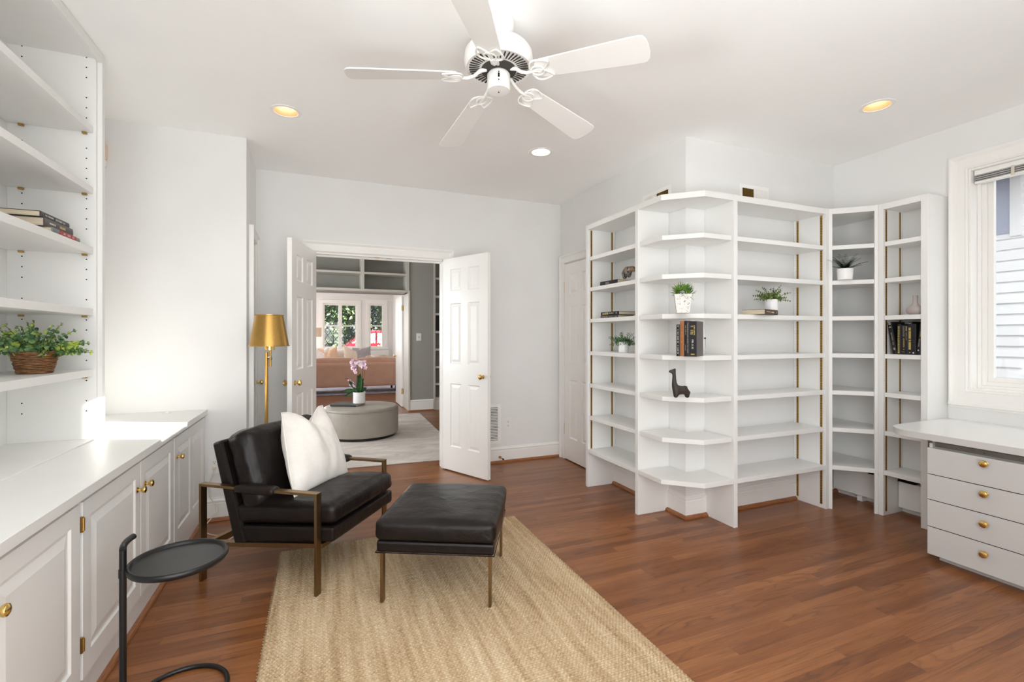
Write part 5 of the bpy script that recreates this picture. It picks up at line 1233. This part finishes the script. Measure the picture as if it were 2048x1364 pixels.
# round ottoman
oc = (0.507, 6.50)
t = Thing('round_ottoman', 'large round taupe ottoman on the faded hall rug', 'ottoman', oc+(0.009,))
t.part('base', MB().lathe([(0.43, 0.0), (0.43, 0.035), (0.0, 0.035)], n=56, caps=False), 'black', world=False, smooth=0.7)
pr = [(0.44, 0.032), (0.468, 0.040), (0.473, 0.06), (0.473, 0.335), (0.468, 0.352), (0.471, 0.356)]+[(0.471-0.05*(1-math.cos(a)), 0.362+0.028*math.sin(a)) for a in [PI/2*i/6 for i in range(7)]]+[(0.3, 0.398), (0.0, 0.402)]
t.part('upholstery', MB().lathe(pr, n=72, caps=False), 'taupe', world=False, smooth=0.9)
m = MB().tube([(0.4735*math.cos(2*PI*i/60), 0.4735*math.sin(2*PI*i/60), 0.352) for i in range(60)], 0.004, 6, closed=True)
t.part('piping', m, 'taupe', world=False, smooth=3)
ZO = 0.009+0.402
flat('grey hardback lying on the round ottoman under the orchid', (0.425, 6.30, ZO-0.002), R(240), 0.028, 0.26, 0.35, 'darkcover')
# orchid
oz = ZO+0.027
t = Thing('orchid', 'pink and white orchid in a white cylinder pot on the round ottoman', 'orchid', (0.475, 6.435, oz))
t.part('pot', MB().lathe([(0, 0), (0.070, 0), (0.0755, 0.004), (0.0765, 0.142), (0.074, 0.145), (0.071, 0.142), (0.070, 0.12), (0, 0.118)], n=44, caps=False), 'porcelain', world=False, smooth=0.7)
t.part('moss', MB().lathe([(0, 0.118), (0.069, 0.118), (0.05, 0.135), (0, 0.142)], n=24, caps=False), 'soil', world=False, smooth=0.8)
rr = Vector((math.cos(0.3873), -math.sin(0.3873), 0))   # a direction running left-right across the doorway
ff = Vector((math.sin(0.3873), math.cos(0.3873), 0))
lf = MB()
for (sx_, hz_, L, w, tl) in ((-0.9, 0.42, 0.22, 0.05, 0.1), (-0.5, 0.85, 0.21, 0.055, -0.2), (-0.15, 1.3, 0.24, 0.06, 0.2), (0.12, 1.5, 0.26, 0.07, -0.1), (0.3, 1.4, 0.2, 0.06, 0.3), (0.75, 0.8, 0.12, 0.05, 0.1), (-1.0, 0.12, 0.19, 0.045, -0.3), (0.25, 1.35, 0.25, 0.06, -0.4)):
    p = Vector((0, 0, 0.13)); d = (rr*sx_+Vector((0, 0, hz_))+ff*tl).normalized(); s = d.cross(ff if abs(tl) < .35 else rr).normalized(); vs = []; fs = []; n = 9
    s = (rr*d.z-Vector((0, 0, 1))*d.dot(rr)+ff*0.15).normalized()
    for k in range(n+1):
        u = k/n; ww = w/2*(math.sin(PI*min(1, u*0.9+0.1))**0.6); vs += [p-s*ww+ff*(-0.006), p+ff*0.006, p+s*ww+ff*(-0.006)]
        p = p+d*L/n; d = (d+Vector((0, 0, -0.09*abs(sx_)))).normalized(); s = (rr*d.z-Vector((0, 0, 1))*d.dot(rr)).normalized()
    for k in range(n): o_ = 3*k; fs += [(o_, o_+1, o_+4, o_+3), (o_+1, o_+2, o_+5, o_+4)]
    lf.add(vs, fs)
t.part('leaves', lf, 'orchidleaf', world=False, smooth=3)
stm = MB(); flowers = []
def arc(pts, r): 
    stm.tube(pts, r, 6)
s1 = [rr*(-0.01)+Vector((0, 0, 0.14)), rr*0.0+Vector((0, 0, 0.34)), rr*(-0.02)+Vector((0, 0, 0.46)), rr*(-0.05)+Vector((0, 0, 0.53)), rr*(-0.085)+Vector((0, 0, 0.56)), rr*(-0.10)+Vector((0, 0, 0.55))]
s2 = [rr*0.02+Vector((0, 0, 0.14)), rr*0.065+Vector((0, 0, 0.34)), rr*0.065+Vector((0, 0, 0.46)), rr*0.045+Vector((0, 0, 0.53)), rr*0.02+Vector((0, 0, 0.55))]
s3 = [rr*(-0.02)+Vector((0, 0, 0.14)), rr*(-0.06)+Vector((0, 0, 0.22)), rr*(-0.10)+Vector((0, 0, 0.29)), rr*(-0.15)+Vector((0, 0, 0.32)), rr*(-0.185)+Vector((0, 0, 0.315))]
for s_ in (s1, s2, s3): arc(s_, 0.0028)
stm.tube([rr*0.055+Vector((0, 0, 0.14)), rr*0.04+Vector((0, 0, 0.50))], 0.002, 6)
t.part('flower_stems', stm, 'stem', world=False, smooth=3)
fl = [(-0.10, 0.53), (-0.065, 0.555), (-0.035, 0.525), (-0.085, 0.495), (-0.05, 0.475), (-0.06, 0.435), (-0.045, 0.40), (-0.085, 0.455), (0.01, 0.535), (0.045, 0.53), (0.075, 0.50), (0.05, 0.475), (0.085, 0.46), (0.02, 0.495), (0.07, 0.54), (-0.11, 0.275), (-0.075, 0.25), (-0.055, 0.225), (-0.095, 0.235), (-0.125, 0.295), (-0.04, 0.20)]
for k, (a, z) in enumerate(fl):
    mb = MB(); c = rr*a+Vector((0, 0, z))-ff*rnd(0.0, 0.03); sz = rnd(0.026, 0.034) if z > 0.35 else rnd(0.022, 0.028)
    fn = (-ff+rr*rnd(-.5, .5)+Vector((0, 0, rnd(-.4, .3)))).normalized(); u = fn.cross(Vector((0, 0, 1))).normalized(); v = u.cross(fn)
    for j in range(5):
        w = PI/2+2*PI*j/5; d = (u*math.cos(w)+v*math.sin(w)).normalized(); leaf(mb, c, d+fn*0.1, fn, sz, sz*(0.95 if j in (1, 4) else 0.6), 'round', 0.05)
    mb.ball(tuple(c+fn*0.006), 0.005, 8)
    t.part('flower', mb, 'petal', world=False, smooth=3)
# =================================================================== LIVING ROOM BEYOND
YL = 15.0
b = MB()
ops = [(-2.3, -0.25, 0.95, 2.29), (0.09, 1.05, 0.965, 2.29), (1.40, 1.83, 0.965, 2.31)]
xs = -3.1
for x0, x1, z0, z1 in ops:
    b.box(xs, x0, YL, YL+0.15, 0, CEIL); b.box(x0, x1, YL, YL+0.15, 0, z0); b.box(x0, x1, YL, YL+0.15, z1, CEIL); xs = x1
b.box(xs, 2.2, YL, YL+0.15, 0, CEIL)
struct('wall_living_far', b, 'wall')
struct('wall_living_right', MB().box(2.10, 2.22, 8.77, YL, 0, CEIL), 'wall')
b = MB(); b.box(-3.1, -3.0, 8.77, 11.2, 0, CEIL)
struct('trim_8', MB().extr([(0, 0), (0.10, 0), (0.085, -0.03), (0.03, -0.085), (0, -0.10)], (-3.0, YL, CEIL), (0, -1, 0), (0, 0, 1), (5.1, 0, 0)).box(-3.0, 2.1, YL-0.02, YL, 2.42, 2.44), 'trim')
def lattice_window(name, x0, x1, z0, z1, cols):
    b = MB(); y0, y1 = YL+0.02, YL+0.09; f = 0.045
    b.box(x0, x1, y0, y1, z0, z0+f); b.box(x0, x1, y0, y1, z1-f, z1)
    n = len(cols); parts = []
    edges = [x0]+cols+[x1]
    for x in (x0, x1-f): b.box(x, x+f, y0, y1, z0+f, z1-f)
    for c in cols: b.box(c-0.05, c+0.05, y0-0.02, y1-0.001, z0+0.001, z1-0.001)
    b.box(x0, x1, y0+0.01, y1-0.01, (z0+z1)/2-0.018, (z0+z1)/2+0.018)
    o = struct(name, b, 'trim', 0.002)
    for i in range(len(edges)-1):
        a = edges[i]+(f if i == 0 else 0.05); c = edges[i+1]-(f if i == len(edges)-2 else 0.05)
        g = link('window_pane', MB().box(a, c, y0+0.03, y0+0.034, z0+f, z1-f).mesh('window_pane', 'glass')); g.parent = o
        m = MB(); w = c-a; h = z1-z0-2*f; sp = 0.155; ratio = 1.45; zz0, zz1 = z0+f, z1-f
        for sgn in (1, -1):
            k = -12
            while k < 24:
                # line x = a + k*sp + sgn*(z-zz0)/ratio
                xa = a+k*sp; pts = []
                tz0, tz1 = zz0, zz1
                def xz(z): return xa+sgn*(z-zz0)/ratio
                lo, hi = zz0, zz1
                for bound in (a, c):
                    zc = zz0+sgn*(bound-xa)*ratio
                    if sgn > 0: lo, hi = (max(lo, zc), hi) if bound == a else (lo, min(hi, zc))
                    else: lo, hi = (lo, min(hi, zc)) if bound == a else (max(lo, zc), hi)
                if hi-lo > 0.01:
                    p, q = Vector((xz(lo), y0+0.024, lo)), Vector((xz(hi), y0+0.024, hi)); d = (q-p).normalized(); s = Vector((d.z, 0, -d.x))*0.006
                    m.obox(p-s, q-p, s*2, (0, 0.006, 0))
                k += 1
        g2 = link('lead_lattice', m.mesh('lead_lattice', 'lead')); g2.parent = o
    return o
lattice_window('window_2', 0.09, 1.05, 0.965, 2.29, [0.565])
lattice_window('window_3', 1.40, 1.83, 0.965, 2.31, [])
b = MB()
for z0, z1 in ((0.95, 1.0), (2.24, 2.29)): b.box(-2.3, -0.25, YL+0.02, YL+0.09, z0, z1)
for x in (-2.3, -1.63, -0.97, -0.30): b.box(x, x+0.05, YL+0.02, YL+0.09, 0.95, 2.29)
struct('window_added_bay', b, 'trim', 0.002)  # unseen extra bay window, added to admit more light
for k, (a, c, z0, z1) in enumerate(((0.09, 1.05, 0.965, 2.29), (1.40, 1.83, 0.965, 2.31))):
    b = MB()
    for d0, d1, tt in ((0.0, 0.11, 0.022),): b.box(a-d1, a, YL-tt, YL, z0, z1); b.box(c, c+d1, YL-tt, YL, z0, z1); b.box(a-d1, c+d1, YL-tt, YL, z1, z1+d1); b.box(a-d1-0.02, c+d1+0.02, YL-0.05, YL, z0-0.06, z0)
    struct('trim_%d' % (9+k), b, 'trim', 0.004)
b = MB(); b.box(1.33, 1.98, YL-0.05, YL-0.02, 0.02, 0.89)
single('radiator_cover', b, 'trim', 'white panelled radiator cover under the right bay window', 'radiator cover', bevel=0.004)
# living room rug, sofas
t = Thing('living_rug', 'blue and white rug under the rose sofa', 'rug', (0.2, 12.2, 0))
t.part('pile', MB().box(-2.2, 1.98, 11.15, 14.3, 0.0005, 0.012), 'bluerug', bevel=0.004)
SY = 11.35
t = Thing('sofa', 'dusty rose sofa seen from behind in the living room', 'sofa', (0.2, 11.7, 0.012))
def sb_(nm, x0, x1, y0, y1, z0, z1, m='rose', r=0.03, cr=0.0, n=8):
    c = cushion(x1-x0, y1-y0, z1-z0, r, cr, n); c.xf(Matrix.Translation(((x0+x1)/2, (y0+y1)/2, z0))); t.part(nm, c, m, smooth=3)
sb_('back', -1.25, 1.80, SY, SY+0.17, 0.155, 0.700, r=0.025)
sb_('seat_base', -1.25, 1.80, SY+0.15, SY+0.90, 0.155, 0.34)
sb_('arm', 1.76, 1.90, SY+0.02, SY+0.90, 0.155, 0.575, r=0.03); sb_('arm', -1.35, -1.21, SY+0.02, SY+0.90, 0.155, 0.575)
for x in (-1.20, -0.20, 0.80): sb_('back_cushion', x, x+0.98, SY+0.06, SY+0.24, 0.48, 0.800, cr=0.03, r=0.05)
for x in (-1.20, -0.20, 0.80): sb_('seat_cushion', x, x+0.98, SY+0.22, SY+0.90, 0.34, 0.46, cr=0.015)
for x, y in ((1.68, SY+0.10), (-1.18, SY+0.10), (1.68, SY+0.82), (-1.18, SY+0.82), (-0.12, SY+0.10)): t.part('leg', MB().box(x-0.02, x+0.02, y-0.02, y+0.02, 0.0125, 0.16), 'black')
for k, x in enumerate((1.30, 1.70)):
    pm, rim = throw_pillow(0.40, 0.40, 0.14, chop=0.04); pm.xf(Matrix.Translation((x-0.1, SY+0.32, 0.47)) @ Matrix.Rotation(R(10), 4, 'X'))
    o = single('throw_pillow', pm, 'creampillow', ('left' if k == 0 else 'right')+' of two small patterned pillow tips showing over the right end of the rose sofa', 'pillow', smooth=3); weld(o)
t = Thing('sofa', 'white sofa under the bay windows behind the rose sofa', 'sofa', (0.2, 13.8, 0.012)); SY = 13.35
sb_('seat_base', -1.5, 1.32, SY, SY+0.95, 0.08, 0.42, 'cream'); sb_('back', -1.5, 1.32, SY+0.75, SY+0.97, 0.30, 0.86, 'cream', 0.04)
sb_('arm', 1.24, 1.40, SY, SY+0.95, 0.1, 0.78, 'cream', 0.05); sb_('arm', -1.6, -1.44, SY, SY+0.95, 0.1, 0.78, 'cream', 0.05)
for x in (-1.42, -0.53, 0.36): sb_('seat_cushion', x, x+0.87, SY-0.02, SY+0.72, 0.42, 0.56, 'cream', 0.03, 0.02); sb_('back_cushion', x, x+0.87, SY+0.55, SY+0.78, 0.54, 0.93, 'cream', 0.06, 0.04)
for x, y in ((1.3, 13.4), (-1.5, 13.4), (1.3, 14.25), (-1.5, 14.25)): t.part('leg', MB().box(x-0.025, x+0.025, y-0.025, y+0.025, 0.0125, 0.10), 'black')
for (x, w, m_, lab, sd) in ((-0.02, 0.46, 'cream', 'pale round-edged pillow at the left end of the white sofa in view', 1), (0.23, 0.50, 'peachpillow', 'peach zigzag pillow on the white sofa, left of the orchid', 2), (0.84, 0.52, 'creampillow', 'beige and white woven pillow on the white sofa behind the orchid', 3), (1.12, 0.50, 'greypillow', 'lavender-grey pillow beside the right arm of the white sofa', 4)):
    pm, rim = throw_pillow(w, 0.47, 0.18, chop=0.09 if m_ != 'greypillow' else 0.02, seed=sd); pm.xf(Matrix.Translation((x, 13.72, 0.555)) @ Matrix.Rotation(R(-12), 4, 'X') @ Matrix.Rotation(R(4 if sd % 2 else -5), 4, 'Y'))
    o = single('throw_pillow', pm, m_, lab, 'pillow', 'pillows on the white sofa', smooth=3); weld(o)
t = Thing('table_lamp', 'table lamp with a pale linen drum shade left of the bay window', 'lamp', (-0.14, 14.55, 0.6))
t.part('shade', MB().lathe([(0.19, 0.0), (0.19, 0.26), (0.187, 0.26), (0.187, 0.0)], (-0.14, 14.55, 1.30), 36, caps=False), 'shade', smooth=0.8)
t.part('base', MB().lathe([(0.07, 0), (0.09, 0.02), (0.11, 0.15), (0.08, 0.35), (0.02, 0.42), (0.01, 0.75)], (-0.14, 14.55, 0.601), 28), 'porcelain', smooth=0.8)
t = Thing('end_table', 'small end table carrying the living-room lamp, behind the sofa arm', 'side table', (-0.14, 14.6, 0))
t.part('top', MB().lathe([(0.24, 0.57), (0.24, 0.60)], (-0.14, 14.60, 0), 36), 'cabinet'); t.part('column', MB().lathe([(0.16, 0.0), (0.16, 0.02), (0.03, 0.05), (0.03, 0.57)], (-0.14, 14.60, 0), 24), 'cabinet', smooth=0.7)
# hinged door edge at the far doorway
b = MB(); b.box(1.398, 1.433, 8.80, 9.55, 0.012, 2.05)
d5 = struct('door_5', b, 'trim', 0.002)
for z in (1.83, 0.30): door_part('hinge', d5, MB().box(1.392, 1.440, 8.788, 8.802, z-0.05, z+0.05), 'brass')
door_part('door_knob', d5, knob_mb((1.398, 9.48, 0.93), (-1, 0, 0), 0.024, 0.045), 'brass')
# =================================================================== OUTSIDE
struct('ground', MB().box(-25, 25, 18.3, 45, -0.25, -0.15).box(-25, 25, 15.6, 18.3, -0.6, -0.5).box(4.2, 25, -20, 15.6, -0.6, -0.5).box(-12, 4.2, -20, -0.57, -0.6, -0.5).box(-12, -3.9, -0.57, 15.6, -0.6, -0.5), 'pave')
def foliage_mass(mb, c, rx, ry, rz, n, L):
    for i in range(n):
        a = rnd(0, 2*PI); z = rnd(-1, 1); r = math.sqrt(max(0, 1-z*z)); k = rnd(0.55, 1.0)**0.5
        k *= 1+0.25*noise.noise(Vector((math.cos(a)*r*2, math.sin(a)*r*2, z*2+c[0])))
        p = Vector((c[0]+rx*r*math.cos(a)*k, c[1]+ry*r*math.sin(a)*k, c[2]+rz*z*k)); d = Vector((rnd(-1, 1), rnd(-1, 1), rnd(-.6, 1)))
        leaf(mb, p, d, Vector((rnd(-1, 1), rnd(-1, 0.2), rnd(0, 1))), L*rnd(0.7, 1.3), L*0.6, 'oval')
def tree(label, c, h, rx, rz, n, mat, L=0.22, group='trees outside the bay windows'):
    t = Thing('tree', label, 'tree', (c[0], c[1], -0.5), group=group)
    t.part('trunk', MB().tube([(c[0], c[1], -0.5), (c[0]+0.05, c[1], h*0.4), (c[0]-0.04, c[1]+0.05, h)], [0.16, 0.12, 0.08], 10), 'stem', smooth=3)
    m = MB(); foliage_mass(m, (c[0], c[1], h), rx, rx*0.8, rz, n, L); o = t.part('foliage', m, mat, smooth=3)
tree('leafy tree with yellow-green highlights behind the left half of the bay window', (0.0, 22.3), 3.2, 1.8, 2.6, 4200, 'tree')
tree('dark green tree behind the middle pane of the bay window', (2.4, 25.6), 3.2, 1.9, 3.0, 4200, 'treeblue')
tree('dense green tree behind the narrow right bay window', (3.9, 22.3), 3.2, 1.7, 2.9, 4200, 'tree')
tree('tall shaded tree closing the view behind the left bay pane', (-2.2, 28.0), 3.6, 2.2, 3.4, 4200, 'treeblue', 0.3)
single('hedge', (lambda m: (foliage_mass(m, (2.0, 31.6, 1.2), 12, 1.2, 2.6, 9000, 0.42), m)[1])(MB()), 'treeblue', 'long dark hedge at the far side of the street behind the trees', 'hedge', smooth=3)
single('flowering_shrub', (lambda m: (foliage_mass(m, (2.35, 18.0, 0.55), 0.55, 0.5, 0.52, 700, 0.13), m)[1])(MB()), 'white_flower', 'white-flowering shrub just outside the right bay window', 'shrub', smooth=3)
# parked red car, side-on
def car():
    t = Thing('parked_car', 'red car parked on the street outside the bay window', 'car', (1.9, 19.6, -0.15))
    x0, y0, z0 = -0.27, 18.8, -0.15
    side = [(0, 0.25), (0, 0.75), (0.1, 0.95), (1.05, 1.08), (1.75, 1.62), (2.15, 1.72), (3.35, 1.70), (3.95, 1.30), (4.25, 1.10), (4.35, 0.5), (4.30, 0.25)]
    # body as stacked cross-sections along y with tumblehome
    mb = MB(); n = len(side); rows = [(0.0, 0.92), (0.12, 1.0), (1.58, 1.0), (1.70, 0.92)]; vs = []
    for y, k in rows:
        for x, z in side:
            zz_ = z if z < 0.9 else z*(1 if k == 1 else 0.97); vs.append((x0+2.17+(x-2.17)*k, y0+y+(0.10*(z-0.9) if (z > 1.0 and y < 0.2) else (-0.10*(z-0.9) if z > 1.0 else 0)), z0+zz_))
    fs = [tuple(range(n)), tuple(range(3*n, 4*n))[::-1]]
    for r in range(3):
        for i in range(n): fs.append((r*n+i, r*n+(i+1) % n, (r+1)*n+(i+1) % n, (r+1)*n+i)[::-1])
    mb.add(vs, fs); t.part('body', mb, 'carred', bevel=0.03)
    for poly in ([(1.25, 1.10), (1.80, 1.52), (2.25, 1.60), (2.25, 1.10)], [(2.33, 1.10), (2.33, 1.60), (3.05, 1.58), (3.20, 1.10)], [(3.28, 1.10), (3.14, 1.57), (3.38, 1.55), (3.85, 1.12)]):
        t.part('side_window', MB().extr(poly, (x0, y0+0.035, z0), (1, 0, 0), (0, 0, 1), (0, 0.03, 0)), 'carglass')
    for wx in (0.85, 3.45):
        t.part('wheel', MB().lathe([(0.12, -0.02), (0.20, -0.03), (0.30, -0.02), (0.33, 0.0), (0.33, 0.18), (0.2, 0.2)], (x0+wx, y0, z0+0.33), 32, 'Y'), 'tyre', smooth=0.8)
car()
# neighbouring house across the side yard, with lap siding
t = Thing('neighbour_house', 'neighbouring house with white lap siding, brown soffit and a blue-grey window', 'house', (8.5, 6, -0.5))
t.part('wall', MB().box(7.05, 8.6, -0.17, 12.5, -0.5, 6.2), 'siding')
m = MB(); z = -0.45
while z < 2.42:
    m.extr([(0, 0), (0.030, 0), (0.006, 0.118), (0, 0.118)], (7.05, -0.17, z), (-1, 0, 0), (0, 0, 1), (0, 12.6, 0)); z += 0.118
while z < 3.55:
    m.extr([(0, 0), (0.030, 0), (0.006, 0.118), (0, 0.118)], (7.05, -0.17, z), (-1, 0, 0), (0, 0, 1), (0, 2.80, 0)); z += 0.118
t.part('lap_siding', m, 'siding')
t.part('window_glass', MB().box(7.02, 7.05, 2.72, 4.2, 2.44, 3.30), 'bluegrey'); t.part('window_frame', MB().box(6.99, 7.05, 2.63, 2.72, 2.40, 3.40).box(6.99, 7.05, 4.2, 4.29, 2.40, 3.40).box(6.99, 7.05, 2.72, 4.2, 3.30, 3.40).box(6.99, 7.045, 3.1, 3.16, 2.44, 3.3), 'siding', bevel=0.004)
t.part('eave_trim', MB().box(6.25, 6.30, -0.17, 12.5, 3.05, 3.20), 'siding'); t.part('soffit', MB().box(6.25, 7.05, -0.17, 12.5, 3.56, 3.62), 'soffit')
t.part('fascia', MB().box(6.20, 6.25, -0.17, 12.5, 3.20, 3.75), 'soffit')
single('sunbeam_blocker', MB().box(7.0, 7.3, -0.785, -0.175, -0.5, 2.82), 'siding', 'added unseen white block that trims the sunbeam between the houses', 'wall')  # unseen block added to cut off the lower sun rays
t = Thing('neighbour_house', 'added unseen slab that blocks the sun further along the side yard', 'house', (8.5, -6, -0.5))  # unseen slab added as a sun blocker beside the gap
t.part('wall', MB().box(7.0, 7.35, -14, -0.79, -0.5, 6.5), 'siding')
